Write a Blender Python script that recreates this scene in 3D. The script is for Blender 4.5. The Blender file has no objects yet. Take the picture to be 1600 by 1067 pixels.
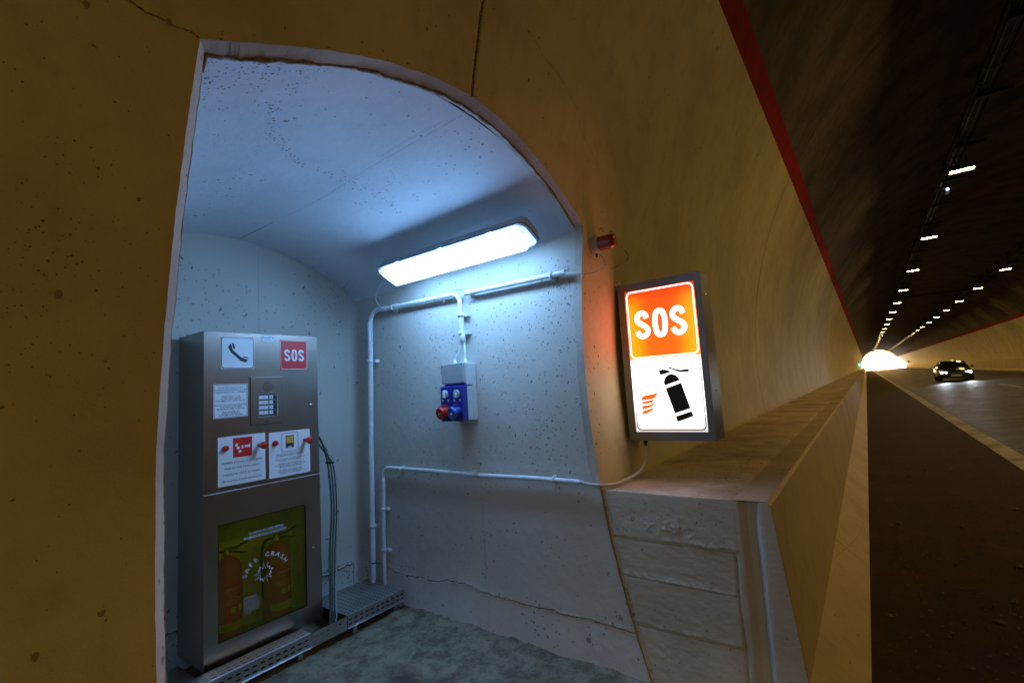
import bpy, math, random
import numpy as np
from mathutils import Vector, Matrix
random.seed(7)
sc = bpy.context.scene
C = sc.collection
PI = math.pi
rad = math.radians

# ------------------------------------------------------------------ camera
YAW, PIT, ROL, FPX = -0.630365, 0.0975225, -0.0622336, 750.04
def cam_axes():
    f = Vector((math.sin(YAW)*math.cos(PIT), math.cos(YAW)*math.cos(PIT), math.sin(PIT)))
    r0 = Vector((math.cos(YAW), -math.sin(YAW), 0)); u0 = r0.cross(f)
    r = r0*math.cos(ROL)+u0*math.sin(ROL); u = -r0*math.sin(ROL)+u0*math.cos(ROL)
    return r, u, f
r_, u_, f_ = cam_axes()
cd = bpy.data.cameras.new('camera'); cam = bpy.data.objects.new('camera', cd); C.objects.link(cam)
cam.matrix_world = Matrix(((r_.x, u_.x, -f_.x, 0), (r_.y, u_.y, -f_.y, 0), (r_.z, u_.z, -f_.z, 0), (0, 0, 0, 1)))
cd.sensor_width = 36; cd.sensor_fit = 'HORIZONTAL'; cd.lens = FPX/1600*36
cd.clip_start = 0.02; cd.clip_end = 3000
sc.camera = cam

# ------------------------------------------------------------------ world, sun, exposure
SUN_EL, SUN_ROT = rad(8), rad(-7)
w = bpy.data.worlds.new('World'); sc.world = w; w.use_nodes = True
nt = w.node_tree; bg = nt.nodes['Background']
sky = nt.nodes.new('ShaderNodeTexSky'); sky.sky_type = 'NISHITA'; sky.sun_disc = False
sky.sun_elevation = SUN_EL; sky.sun_rotation = SUN_ROT; sky.dust_density = 2.5
nt.links.new(sky.outputs[0], bg.inputs[0]); bg.inputs[1].default_value = 0.15
sd = bpy.data.lights.new('sun', 'SUN'); sd.energy = 5; sd.angle = rad(0.5); sd.color = (1, .96, .9)
sun = bpy.data.objects.new('sun', sd); C.objects.link(sun)
d = Vector((math.sin(SUN_ROT)*math.cos(SUN_EL), math.cos(SUN_ROT)*math.cos(SUN_EL), math.sin(SUN_EL)))
sun.rotation_euler = d.to_track_quat('Z', 'Y').to_euler(); sun.location = (5, 300, 60)
sc.view_settings.view_transform = 'Standard'; sc.view_settings.look = 'None'
sc.view_settings.gamma = 1; sc.view_settings.use_curve_mapping = False
sc.view_settings.exposure = 2.5
sc.render.engine = 'CYCLES'
cy = sc.cycles
cy.use_denoising = True; cy.max_bounces = 5; cy.diffuse_bounces = 3; cy.glossy_bounces = 3
cy.transparent_max_bounces = 8; cy.sample_clamp_indirect = 6; cy.use_light_tree = True
cy.caustics_reflective = False; cy.caustics_refractive = False
FLUO = 7.0          # radiance of the fluorescent lens
LAMP = 42.0         # radiance of the tunnel lamps
SIGN = 0.55

# ------------------------------------------------------------------ noise (numpy value noise)
def _h(ix, iy, s):
    n = (ix.astype(np.int64)*374761393 + iy.astype(np.int64)*668265263 + s*974711) & 0x7fffffff
    n = (n ^ (n >> 13))*1274126177 & 0x7fffffff
    return ((n ^ (n >> 16)) & 0xffff)/65535.0*2-1
def vn(x, y, s=0):
    x = np.asarray(x, float); y = np.asarray(y, float)
    ix = np.floor(x); iy = np.floor(y); fx = x-ix; fy = y-iy
    fx = fx*fx*(3-2*fx); fy = fy*fy*(3-2*fy)
    a = _h(ix, iy, s); b = _h(ix+1, iy, s); c = _h(ix, iy+1, s); e = _h(ix+1, iy+1, s)
    return (a*(1-fx)+b*fx)*(1-fy)+(c*(1-fx)+e*fx)*fy
def fbm(x, y, s=0, o=4):
    v = 0; a = 1; t = 0
    for i in range(o):
        v = v+a*vn(np.asarray(x)*2**i+i*17.3, np.asarray(y)*2**i+i*9.1, s+i); t += a; a *= .55
    return v/t
def n1(t, s=0): return float(fbm(np.array([t]), np.array([s*3.7+.5]), s)[0])

# ------------------------------------------------------------------ materials
def nodes(m):
    m.use_nodes = True; t = m.node_tree
    return t, t.nodes['Principled BSDF'], t.links
def plain(name, col, rough=.5, metal=0, spec=.5, coat=0, noise=0.0, nscale=30):
    m = bpy.data.materials.new(name); t, b, l = nodes(m)
    b.inputs['Base Color'].default_value = (*col, 1); b.inputs['Roughness'].default_value = rough
    b.inputs['Metallic'].default_value = metal; b.inputs['Specular IOR Level'].default_value = spec
    b.inputs['Coat Weight'].default_value = coat
    if noise:
        tc = t.nodes.new('ShaderNodeTexCoord'); n = t.nodes.new('ShaderNodeTexNoise'); n.inputs['Scale'].default_value = nscale
        n.inputs['Detail'].default_value = 4
        mr = t.nodes.new('ShaderNodeMapRange'); mr.inputs[1].default_value = .3; mr.inputs[2].default_value = .7
        mr.inputs[3].default_value = 1-noise; mr.inputs[4].default_value = 1+noise*.3
        mx = t.nodes.new('ShaderNodeVectorMath'); mx.operation = 'SCALE'; mx.inputs[0].default_value = col
        l.new(tc.outputs['Object'], n.inputs['Vector']); l.new(n.outputs[0], mr.inputs[0]); l.new(mr.outputs[0], mx.inputs['Scale'])
        l.new(mx.outputs[0], b.inputs['Base Color'])
        mr2 = t.nodes.new('ShaderNodeMapRange'); mr2.inputs[3].default_value = max(0, rough-.12); mr2.inputs[4].default_value = min(1, rough+.12)
        l.new(n.outputs[0], mr2.inputs[0]); l.new(mr2.outputs[0], b.inputs['Roughness'])
    return m
def emit(name, col, strength, base=(.8, .8, .8), rough=.3):
    m = bpy.data.materials.new(name); t, b, l = nodes(m)
    b.inputs['Base Color'].default_value = (*base, 1); b.inputs['Roughness'].default_value = rough
    b.inputs['Emission Color'].default_value = (*col, 1); b.inputs['Emission Strength'].default_value = strength
    return m
class NB:
    """small node helper working on one material"""
    def __init__(s, name):
        s.m = bpy.data.materials.new(name); s.t, s.b, s.l = nodes(s.m)
        tc = s.t.nodes.new('ShaderNodeTexCoord'); s.co = tc.outputs['Object']
    def map(s, scale, loc=(0, 0, 0)):
        n = s.t.nodes.new('ShaderNodeMapping'); n.inputs['Scale'].default_value = scale; n.inputs['Location'].default_value = loc
        s.l.new(s.co, n.inputs[0]); return n.outputs[0]
    def noise(s, scale, detail=5, rough=.55, vec=None, dist=0):
        n = s.t.nodes.new('ShaderNodeTexNoise'); n.inputs['Scale'].default_value = scale; n.inputs['Detail'].default_value = detail
        n.inputs['Roughness'].default_value = rough; n.inputs['Distortion'].default_value = dist
        s.l.new(vec or s.co, n.inputs['Vector']); return n.outputs[0]
    def voro(s, scale, vec=None, rnd=1):
        n = s.t.nodes.new('ShaderNodeTexVoronoi'); n.inputs['Scale'].default_value = scale; n.inputs['Randomness'].default_value = rnd
        s.l.new(vec or s.co, n.inputs['Vector']); return n.outputs['Distance'], n.outputs['Color']
    def rng(s, v, a, b, c=0, d=1, smooth=True):
        n = s.t.nodes.new('ShaderNodeMapRange'); n.interpolation_type = 'SMOOTHSTEP' if smooth else 'LINEAR'
        for i, q in enumerate((a, b, c, d)):
            if hasattr(q, 'links') or hasattr(q, 'is_linked'): s.l.new(q, n.inputs[i+1])
            else: n.inputs[i+1].default_value = q
        s.l.new(v, n.inputs[0]); return n.outputs[0]
    def mth(s, op, a, b=0.0):
        n = s.t.nodes.new('ShaderNodeMath'); n.operation = op
        for i, q in enumerate((a, b)):
            if isinstance(q, (int, float)): n.inputs[i].default_value = q
            else: s.l.new(q, n.inputs[i])
        return n.outputs[0]
    def mix(s, f, a, b):
        n = s.t.nodes.new('ShaderNodeMix'); n.data_type = 'RGBA'
        if isinstance(f, (int, float)): n.inputs[0].default_value = f
        else: s.l.new(f, n.inputs[0])
        for i, q in ((6, a), (7, b)):
            if isinstance(q, tuple): n.inputs[i].default_value = (*q, 1)
            else: s.l.new(q, n.inputs[i])
        return n.outputs[2]
    def sep(s):
        n = s.t.nodes.new('ShaderNodeSeparateXYZ'); s.l.new(s.co, n.inputs[0]); return n.outputs
    def bump(s, h, strength=.5, dist=.01, prev=None):
        n = s.t.nodes.new('ShaderNodeBump'); n.inputs['Strength'].default_value = strength; n.inputs['Distance'].default_value = dist
        s.l.new(h, n.inputs['Height'])
        if prev: s.l.new(prev, n.inputs['Normal'])
        return n.outputs[0]
    def out(s, col, rough=.8, nrm=None, metal=0, spec=.3):
        if isinstance(col, tuple): s.b.inputs['Base Color'].default_value = (*col, 1)
        else: s.l.new(col, s.b.inputs['Base Color'])
        if isinstance(rough, (int, float)): s.b.inputs['Roughness'].default_value = rough
        else: s.l.new(rough, s.b.inputs['Roughness'])
        if nrm: s.l.new(nrm, s.b.inputs['Normal'])
        s.b.inputs['Metallic'].default_value = metal; s.b.inputs['Specular IOR Level'].default_value = spec
        return s.m

def concrete(name, col, dirt, pores=1.0, porescale=48, blotch=.25, poredark=(.1, .1, .1), streak=.2, rough=.75, lowdirt=None, bumpk=1.0):
    k = NB(name)
    big = k.noise(1.3, 5, .6); mid = k.noise(7, 5, .6); fine = k.noise(160, 3, .6)
    c = k.mix(k.rng(big, .35, .72, 0, blotch), col, dirt)
    c = k.mix(k.rng(mid, .45, .8, 0, blotch*.8), c, dirt)
    if streak:
        sv = k.noise(3.0, 4, .6, vec=k.map((3, 3, .22)))
        c = k.mix(k.rng(sv, .52, .75, 0, streak), c, dirt)
    # bug holes: warped, squashed cells that only open where a mask allows it
    wv = k.t.nodes.new('ShaderNodeVectorMath'); wv.operation = 'MULTIPLY_ADD'
    nz = k.t.nodes.new('ShaderNodeTexNoise'); nz.inputs['Scale'].default_value = 22; k.l.new(k.co, nz.inputs['Vector'])
    k.l.new(nz.outputs['Color'], wv.inputs[0]); wv.inputs[1].default_value = (.02, .02, .02); k.l.new(k.co, wv.inputs[2])
    d1, c1 = k.voro(porescale, vec=wv.outputs[0]); d2, c2 = k.voro(porescale*.42, vec=wv.outputs[0])
    s1 = k.t.nodes.new('ShaderNodeSeparateXYZ'); k.l.new(c1, s1.inputs[0])
    s2 = k.t.nodes.new('ShaderNodeSeparateXYZ'); k.l.new(c2, s2.inputs[0])
    mask = k.rng(k.noise(1.9, 3, .6), .42, .62)
    th1 = k.mth('MULTIPLY', k.rng(s1.outputs[0], 1-.30*pores, 1, 0, .42, False), k.rng(mask, 0, 1, .25, 1))
    th2 = k.mth('MULTIPLY', k.rng(s2.outputs[0], 1-.16*pores, 1, .05, .34, False), k.rng(mask, 0, 1, .45, 1))
    p1 = k.mth('GREATER_THAN', th1, d1); p2 = k.mth('GREATER_THAN', th2, d2)
    p = k.mth('MAXIMUM', p1, p2)
    c = k.mix(k.mth('MULTIPLY', p, .8), c, poredark)
    if lowdirt:
        z0, z1, dc, amt = lowdirt
        zz = k.mth('ADD', k.sep()[2], k.mth('MULTIPLY', k.noise(5, 5, .65), .35))
        c = k.mix(k.rng(zz, z1+.17, z0+.17, 0, amt), c, dc)
    h = k.mth('ADD', k.mth('MULTIPLY', fine, .25), k.mth('MULTIPLY', k.noise(28, 5, .6), .6))
    h = k.mth('SUBTRACT', h, k.mth('MULTIPLY', p, 1.4))
    n = k.bump(h, .55*bumpk, .006)
    return k.out(c, rough, n)

M = {}
M['niche'] = concrete('white_painted_concrete', (.79, .80, .82), (.62, .62, .60), 1.2, 44, .3, (.16, .17, .18), .25, .62,
                      lowdirt=(-1.05, -1.62, (.44, .41, .32), .65))
M['vault_in'] = concrete('white_painted_vault', (.70, .72, .78), (.5, .53, .60), .5, 60, .4, (.2, .21, .23), 0, .7)
M['cream'] = concrete('cream_tunnel_paint', (.60, .52, .265), (.38, .32, .16), .10, 40, .6, (.2, .14, .06), .3, .6)
M['strip'] = concrete('pale_chamfer_paint', (.58, .54, .46), (.34, .28, .20), .5, 60, .7, (.2, .15, .1), .0, .8)
M['dark'] = concrete('dark_raw_concrete', (.115, .084, .056), (.030, .022, .015), .3, 30, .9, (.02, .02, .02), .75, .85)
M['red'] = plain('red_band_paint', (.33, .010, .008), .85, spec=.08, noise=.35, nscale=6)
M['endface'] = concrete('grey_white_board_formed_concrete', (.82, .77, .66), (.62, .57, .47), .35, 40, .5, (.2, .19, .16), .15, .75,
                        lowdirt=(-1.2, -1.6, (.42, .39, .32), .6))
M['ledge'] = concrete('dusty_ledge_concrete', (.55, .46, .35), (.22, .17, .12), 1.4, 70, .8, (.08, .06, .04), 0, .9, bumpk=1.6)
M['barrier'] = concrete('cream_barrier_paint', (.54, .44, .25), (.30, .24, .14), .2, 40, .4, (.12, .09, .05), .35, .7)
M['captop'] = concrete('worn_cap_concrete', (.42, .35, .25), (.24, .19, .13), .8, 60, .7, (.1, .08, .05), .2, .85)
def floor_mat():
    k = NB('rough_niche_floor')
    a = k.noise(8, 8, .75, dist=.3); b = k.noise(35, 5, .65); c0 = k.noise(2.2, 5, .6)
    c = k.mix(k.rng(a, .36, .62), (.17, .145, .095), (.46, .40, .28))
    c = k.mix(k.rng(c0, .56, .72, 0, .6), c, (.07, .06, .045))
    c = k.mix(k.rng(b, .5, .75, 0, .5), c, (.44, .42, .36))
    return k.out(c, k.rng(a, .3, .7, .45, .9), k.bump(k.mth('ADD', a, b), 1.0, .03), spec=.4)
M['floor'] = floor_mat()
def asphalt(name, col, dust, patch, r0, r1, spec=.4, wet=None):
    k = NB(name)
    g = k.noise(90, 4, .65); p = k.noise(1.8, 8, .72); st = k.noise(1.5, 4, .6, vec=k.map((4, .12, 1)))
    c = k.mix(k.rng(p, .4, .7, 0, patch), col, dust); c = k.mix(k.rng(st, .5, .75, 0, patch*.35), c, dust)
    c = k.mix(k.rng(g, .55, .8, 0, .5), c, tuple(min(1, q*2.2) for q in col))
    return k.out(c, k.rng(p, .35, .65, r0, r1), k.bump(k.mth('ADD', g, k.noise(12, 6, .7)), .8, .012), spec=spec)
M['road'] = asphalt('worn_lane_asphalt', (.024, .021, .018), (.042, .036, .027), .7, .48, .68, .25)
M['shoulder'] = asphalt('dusty_shoulder_asphalt', (.022, .011, .005), (.070, .040, .020), .8, .8, .95, .2)
M['line'] = asphalt('worn_road_paint', (.40, .375, .30), (.12, .11, .085), 1.0, .7, .85, .2)
def steel(name, base=(.52, .50, .47), rough=.34):
    k = NB(name)
    st = k.noise(70, 2, .5, vec=k.map((1, .06, 1))); st2 = k.noise(1.6, 4, .6)
    c = k.mix(k.rng(st2, .35, .75), base, tuple(q*.85 for q in base))
    k.b.inputs['Anisotropic'].default_value = .4
    return k.out(c, k.rng(k.mth('ADD', k.mth('MULTIPLY', st, .5), k.mth('MULTIPLY', st2, .5)), .3, .7, rough-.02, rough+.05, False), k.bump(st, .015, .001), metal=1, spec=.5)
M['steel'] = steel('brushed_stainless_steel', (.40, .36, .32), .32)
M['galv'] = steel('galvanised_steel', (.60, .61, .62), .42); M['liner'] = plain('slot_shade_and_joint_black', (.02, .02, .02), .9)
M['signsteel'] = steel('sign_frame_steel', (.27, .27, .28), .4)
M['pvc'] = plain('white_pvc', (.74, .77, .80), .38, noise=.12)
M['cable_grey'] = plain('light_grey_cable', (.55, .58, .60), .5)
M['cable_green'] = plain('dark_green_cable', (.03, .09, .07), .5)
M['cable_dark'] = plain('dark_grey_cable', (.09, .10, .11), .5)
M['boxgrey'] = plain('grey_plastic', (.42, .44, .45), .45, noise=.08)
M['boxwhite'] = plain('white_grey_plastic', (.68, .70, .72), .4, noise=.08)
M['blue'] = plain('blue_plastic', (.02, .035, .30), .35)
M['blue2'] = plain('light_blue_plastic', (.05, .10, .42), .35)
M['redpl'] = plain('red_plastic', (.55, .02, .015), .35)
M['black'] = plain('black_plastic', (.012, .012, .014), .4)
M['ink'] = plain('black_print', (.02, .022, .03), .6)
M['white'] = plain('white_sign_film', (.74, .76, .80), .45)
M['labelred'] = plain('red_sign_film', (.60, .018, .02), .4)
M['yellow'] = plain('amber_print', (.65, .36, .04), .5)
M['fixgrey'] = plain('grey_fixture_shell', (.50, .52, .55), .45, noise=.1)
M['rimgrey'] = plain('dark_grey_gasket', (.20, .22, .24), .5)
M['rubber'] = plain('tyre_rubber', (.015, .015, .015), .8)
M['carpaint'] = plain('black_car_paint', (.008, .009, .014), .18, spec=.6, coat=.8)
M['glassdark'] = plain('dark_car_glass', (.006, .007, .009), .06, spec=.8)
M['chrome'] = plain('chrome', (.6, .6, .6), .15, metal=1)
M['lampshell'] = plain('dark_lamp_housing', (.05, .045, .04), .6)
M['trayshell'] = plain('sooty_cable_tray', (.03, .026, .022), .7)
M['extred'] = plain('extinguisher_red', (.75, .012, .006), .25, coat=.6)
M['extlabel'] = plain('extinguisher_label', (.60, .50, .14), .5)
M['brass'] = plain('brass', (.65, .48, .2), .25, metal=1)
M['interior'] = plain('bare_cabinet_inside', (.88, .90, .86), .5, noise=.15)
M['rock'] = plain('hillside_rock', (.28, .26, .22), .9, noise=.3, nscale=.3)
M['mortar'] = plain('brown_mortar', (.30, .24, .17), .95, noise=.5, nscale=60)
M['crack'] = plain('dark_crack_dirt_and_shade', (.10, .065, .03), .95, noise=.4, nscale=50)
M['stain'] = plain('brown_stain', (.30, .21, .085), .8)
M['crack2'] = plain('grey_crack_and_shade_line', (.15, .155, .16), .95)
M['stone'] = plain('dusty_stone', (.12, .09, .065), .95, noise=.4)
M['fluo'] = emit('fluorescent_diffuser', (.255, .54, 1.0), FLUO)
M['fluo_dim'] = emit('diffuser_end_zone', (.40, .68, 1.0), FLUO*.028, (.6, .65, .7))
M['lampglow'] = emit('tunnel_lamp_glass', (1.0, .655, .215), LAMP)
M['head'] = emit('headlight_lens', (.75, .85, 1.0), 9)
M['side_lamp'] = emit('parking_lamp', (.3, .7, 1.0), 1.2)
M['greenlit'] = emit('lit_green_exit_sign', (.1, 1, .55), .35)
M['spotlit'] = emit('small_cold_lamp', (.5, .65, 1), 1.2)
M['signwhite'] = 0
def sign_white():
    k = NB('backlit_white_panel'); z = k.sep()[2]
    k.b.inputs['Base Color'].default_value = (.8, .8, .8, 1); k.b.inputs['Emission Color'].default_value = (1, .96, .93, 1)
    k.l.new(k.rng(z, -.34, -.12, SIGN*.25, SIGN), k.b.inputs['Emission Strength']); return k.m
M['signwhite'] = sign_white()
M['unused'] = emit('backlit_white_panel', (1.0, .95, .90), SIGN)
M['beacon'] = None
def sign_red():
    k = NB('backlit_orange_panel'); xyz = k.sep()
    # two vertical tubes inside the box: brighter towards both sides and towards the bottom
    xc = k.mth('ABSOLUTE', k.mth('ADD', xyz[0], 1.04))
    side = k.rng(xc, .068, .215, 0, 1); low = k.rng(xyz[2], .588, .147, 0, 1, False); top = k.rng(xyz[2], .53, .60, 1, .45)
    v = k.mth('ADD', .55, k.mth('MULTIPLY', k.mth('MULTIPLY', side, k.rng(xyz[2], .60, .45, .1, 1)), 2.1)); v = k.mth('ADD', v, k.mth('MULTIPLY', low, .55)); v = k.mth('MULTIPLY', v, top)
    k.b.inputs['Base Color'].default_value = (.55, .05, .01, 1); k.b.inputs['Roughness'].default_value = .3
    k.b.inputs['Emission Color'].default_value = (1, .055, .0008, 1)
    k.l.new(k.mth('MULTIPLY', v, SIGN*.95), k.b.inputs['Emission Strength'])
    return k.m
M['signred'] = sign_red()
M['signorange'] = emit('backlit_orange_print', (1, .075, .003), SIGN*.6, (.6, .1, .01))
M['signink'] = plain('opaque_black_print', (.008, .008, .01), .5)
def tint(name, col, dcol, df=.04, rough=.03):
    m = bpy.data.materials.new(name); m.use_nodes = True; t = m.node_tree; l = t.links
    for n in list(t.nodes): t.nodes.remove(n)
    o = t.nodes.new('ShaderNodeOutputMaterial'); tr = t.nodes.new('ShaderNodeBsdfTransparent'); tr.inputs[0].default_value = (*col, 1)
    g = t.nodes.new('ShaderNodeBsdfGlossy'); g.inputs['Roughness'].default_value = rough
    fr = t.nodes.new('ShaderNodeFresnel'); fr.inputs[0].default_value = 1.5
    mx = t.nodes.new('ShaderNodeMixShader'); l.new(fr.outputs[0], mx.inputs[0]); df_ = t.nodes.new('ShaderNodeBsdfDiffuse'); df_.inputs[0].default_value = (*dcol, 1); m2 = t.nodes.new('ShaderNodeMixShader'); m2.inputs[0].default_value = df
    l.new(tr.outputs[0], m2.inputs[1]); l.new(df_.outputs[0], m2.inputs[2]); l.new(m2.outputs[0], mx.inputs[1]); l.new(g.outputs[0], mx.inputs[2])
    l.new(mx.outputs[0], o.inputs[0]); return m
M['greenglass'] = tint('yellow_green_window_film', (.95, .96, .055), (.36, .80, .01))
def beaconmat():
    k = NB('translucent_red_lens')
    k.b.inputs['Base Color'].default_value = (.28, .014, .006, 1); k.b.inputs['Roughness'].default_value = .2
    k.b.inputs['Coat Weight'].default_value = .8
    return k.m
M['beacon'] = beaconmat()

# ------------------------------------------------------------------ mesh helpers
class MB:
    def __init__(s): s.v = []; s.f = []; s.sm = []
    def add(s, vs, fs, smooth=False):
        o = len(s.v); s.v += [tuple(q) for q in vs]; s.f += [tuple(i+o for i in f) for f in fs]; s.sm += [smooth]*len(fs); return s
    def box(s, a, b, bev=0):
        x0, x1 = sorted((a[0], b[0])); y0, y1 = sorted((a[1], b[1])); z0, z1 = sorted((a[2], b[2]))
        if not bev:
            vs = [(x, y, z) for x in (x0, x1) for y in (y0, y1) for z in (z0, z1)]
            return s.add(vs, [(0, 1, 3, 2), (4, 6, 7, 5), (0, 4, 5, 1), (2, 3, 7, 6), (0, 2, 6, 4), (1, 5, 7, 3)])
        import bmesh
        bm = bmesh.new(); bmesh.ops.create_cube(bm, size=1)
        for v in bm.verts: v.co = Vector(((x0+x1)/2+v.co.x*(x1-x0), (y0+y1)/2+v.co.y*(y1-y0), (z0+z1)/2+v.co.z*(z1-z0)))
        bmesh.ops.bevel(bm, geom=bm.edges[:], offset=bev, segments=2, affect='EDGES', profile=.5)
        bm.verts.ensure_lookup_table(); bm.verts.index_update()
        s.add([v.co[:] for v in bm.verts], [[v.index for v in f.verts] for f in bm.faces]); bm.free(); return s
    def tube(s, pts, r, n=10, caps=True, smooth=True):
        pts = [Vector(p) for p in pts]; rs = r if isinstance(r, (list, tuple)) else [r]*len(pts)
        rings = []; prev = None
        for i, p in enumerate(pts):
            t = (pts[min(i+1, len(pts)-1)]-pts[max(i-1, 0)]).normalized()
            if prev is None:
                a = Vector((0, 0, 1)) if abs(t.z) < .9 else Vector((1, 0, 0)); u = t.cross(a).normalized()
            else:
                u = (prev-t*prev.dot(t)).normalized()
            prev = u; v = t.cross(u)
            rings.append([p+(u*math.cos(2*PI*k/n)+v*math.sin(2*PI*k/n))*rs[i] for k in range(n)])
        vs = [q for rg in rings for q in rg]; fs = []
        for i in range(len(pts)-1):
            for k in range(n): fs.append((i*n+k, i*n+(k+1) % n, (i+1)*n+(k+1) % n, (i+1)*n+k))
        s.add(vs, fs, smooth)
        if caps:
            s.add(rings[0], [tuple(range(n))[::-1]]); s.add(rings[-1], [tuple(range(n))])
        return s
    def lathe(s, base, axis, prof, n=24, smooth=True):
        base = Vector(base); axis = Vector(axis).normalized(); a = Vector((0, 0, 1)) if abs(axis.z) < .9 else Vector((1, 0, 0))
        u = axis.cross(a).normalized(); v = axis.cross(u); vs = []; fs = []
        for (r, h) in prof:
            for k in range(n): vs.append(base+axis*h+(u*math.cos(2*PI*k/n)+v*math.sin(2*PI*k/n))*max(r, 1e-5))
        for i in range(len(prof)-1):
            for k in range(n): fs.append((i*n+k, (i+1)*n+k, (i+1)*n+(k+1) % n, i*n+(k+1) % n))
        s.add(vs, fs, smooth); return s
    def grid(s, P, smooth=True, flip=False):
        """P: array (a, b, 3)"""
        a, b = P.shape[:2]; o = len(s.v)
        s.v += [tuple(q) for q in P.reshape(-1, 3).tolist()]
        for i in range(a-1):
            for j in range(b-1):
                q = (o+i*b+j, o+(i+1)*b+j, o+(i+1)*b+j+1, o+i*b+j+1)
                s.f.append(q[::-1] if flip else q); s.sm.append(smooth)
        return s
    def poly(s, pts, T, h0=0.0, h1=.0006):
        """flat outline (u,v) extruded between h0 and h1 through T(u,v,h)"""
        n = len(pts); vs = [T(u, v, h1) for u, v in pts]+[T(u, v, h0) for u, v in pts]
        fs = [tuple(range(n))]+[(i, n+i, n+(i+1) % n, (i+1) % n) for i in range(n)]
        return s.add(vs, fs)
    def build(s, name, mat, parent=None):
        me = bpy.data.meshes.new(name); me.from_pydata(s.v, [], s.f)
        me.polygons.foreach_set('use_smooth', s.sm)
        for mm in (mat if isinstance(mat, (list, tuple)) else [mat]): me.materials.append(mm)
        me.update()
        o = bpy.data.objects.new(name, me); C.objects.link(o)
        if parent:
            o.parent = parent; o.matrix_parent_inverse = Matrix.Identity(4)
            w = parent.matrix_basis if parent.parent is None else parent.parent.matrix_basis @ parent.matrix_basis
            if parent.get('_at'): o.location = -Vector(parent['_at'])
        return o
def thing(name, label, cat, loc=(0, 0, 0), group=None):
    """Empty at the thing's base; its parts are written in world coordinates and shifted by _at"""
    o = bpy.data.objects.new(name, None); C.objects.link(o); o.location = loc; o.empty_display_size = .1
    o['label'] = label; o['category'] = cat; o['_at'] = tuple(loc)
    if group: o['group'] = group
    return o
def tag(o, label, cat, group=None):
    o['label'] = label; o['category'] = cat
    if group: o['group'] = group
    return o
def struct(o): o['kind'] = 'structure'; return o
def arc(c, r, a0, a1, n): return [(c[0]+r*math.cos(a0+(a1-a0)*i/n), c[1]+r*math.sin(a0+(a1-a0)*i/n)) for i in range(n+1)]
def rrect(x0, y0, x1, y1, r, n=5):
    p = []
    for cx, cyy, a in ((x1-r, y1-r, 0), (x0+r, y1-r, PI/2), (x0+r, y0+r, PI), (x1-r, y0+r, 1.5*PI)): p += arc((cx, cyy), r, a, a+PI/2, n)
    return p
def rim(mb, outer, inner, T, h0, h1):
    n = len(outer); vs = [T(u, v, h1) for u, v in outer]+[T(u, v, h1) for u, v in inner]+[T(u, v, h0) for u, v in outer]+[T(u, v, h0) for u, v in inner]
    fs = []
    for i in range(n):
        j = (i+1) % n; fs += [(i, j, n+j, n+i), (2*n+i, 2*n+j, j, i), (n+i, n+j, 3*n+j, 3*n+i)]
    return mb.add(vs, fs)
def stroke(mb, pts, wd, T, h0, h1):
    n = len(pts); L = []; Rr = []
    for i, (x, y) in enumerate(pts):
        a = pts[max(i-1, 0)]; b = pts[min(i+1, n-1)]; dx, dy = b[0]-a[0], b[1]-a[1]; q = math.hypot(dx, dy) or 1
        L.append((x-dy/q*wd/2, y+dx/q*wd/2)); Rr.append((x+dy/q*wd/2, y-dx/q*wd/2))
    vs = [T(u, v, h1) for u, v in L]+[T(u, v, h1) for u, v in Rr]+[T(u, v, h0) for u, v in L]+[T(u, v, h0) for u, v in Rr]
    fs = []
    for i in range(n-1):
        fs += [(i, i+1, n+i+1, n+i), (2*n+i, 2*n+i+1, i+1, i), (n+i, n+i+1, 3*n+i+1, 3*n+i)]
    return mb.add(vs, fs)
def spline(ctrl, k=6, closed=False):
    P = list(ctrl); n = len(P); out = []
    g = (lambda i: P[i % n]) if closed else (lambda i: P[max(0, min(n-1, i))])
    for i in range(n if closed else n-1):
        p0, p1, p2, p3 = g(i-1), g(i), g(i+1), g(i+2)
        for j in range(k):
            t = j/k
            out.append(tuple(.5*((2*b)+(-a+c)*t+(2*a-5*b+4*c-e)*t*t+(-a+3*b-3*c+e)*t**3) for a, b, c, e in zip(p0, p1, p2, p3)))
    if not closed: out.append(tuple(P[-1]))
    return out
S_PATH = spline([(.50, .73), (.44, .86), (.30, .93), (.15, .88), (.08, .73), (.14, .60), (.29, .50), (.44, .40), (.52, .26), (.44, .12), (.29, .07), (.14, .13), (.06, .26)], 5)
O_PATH = spline([(.30, .93), (.15, .85), (.09, .5), (.15, .15), (.30, .07), (.45, .15), (.51, .5), (.45, .85)], 6, True)
def sos(mb, u0, v0, h, w, gap, T, h0, h1, wd=.165):
    for i, pth in enumerate((S_PATH, O_PATH, S_PATH)):
        x = u0+i*(w+gap); pts = [(x+(a-.0)/.6*w, v0+b*h) for a, b in pth]
        if i == 1: pts = pts+[pts[0], pts[1]]
        stroke(mb, pts, wd*h, T, h0, h1)
_txt = {}
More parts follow.
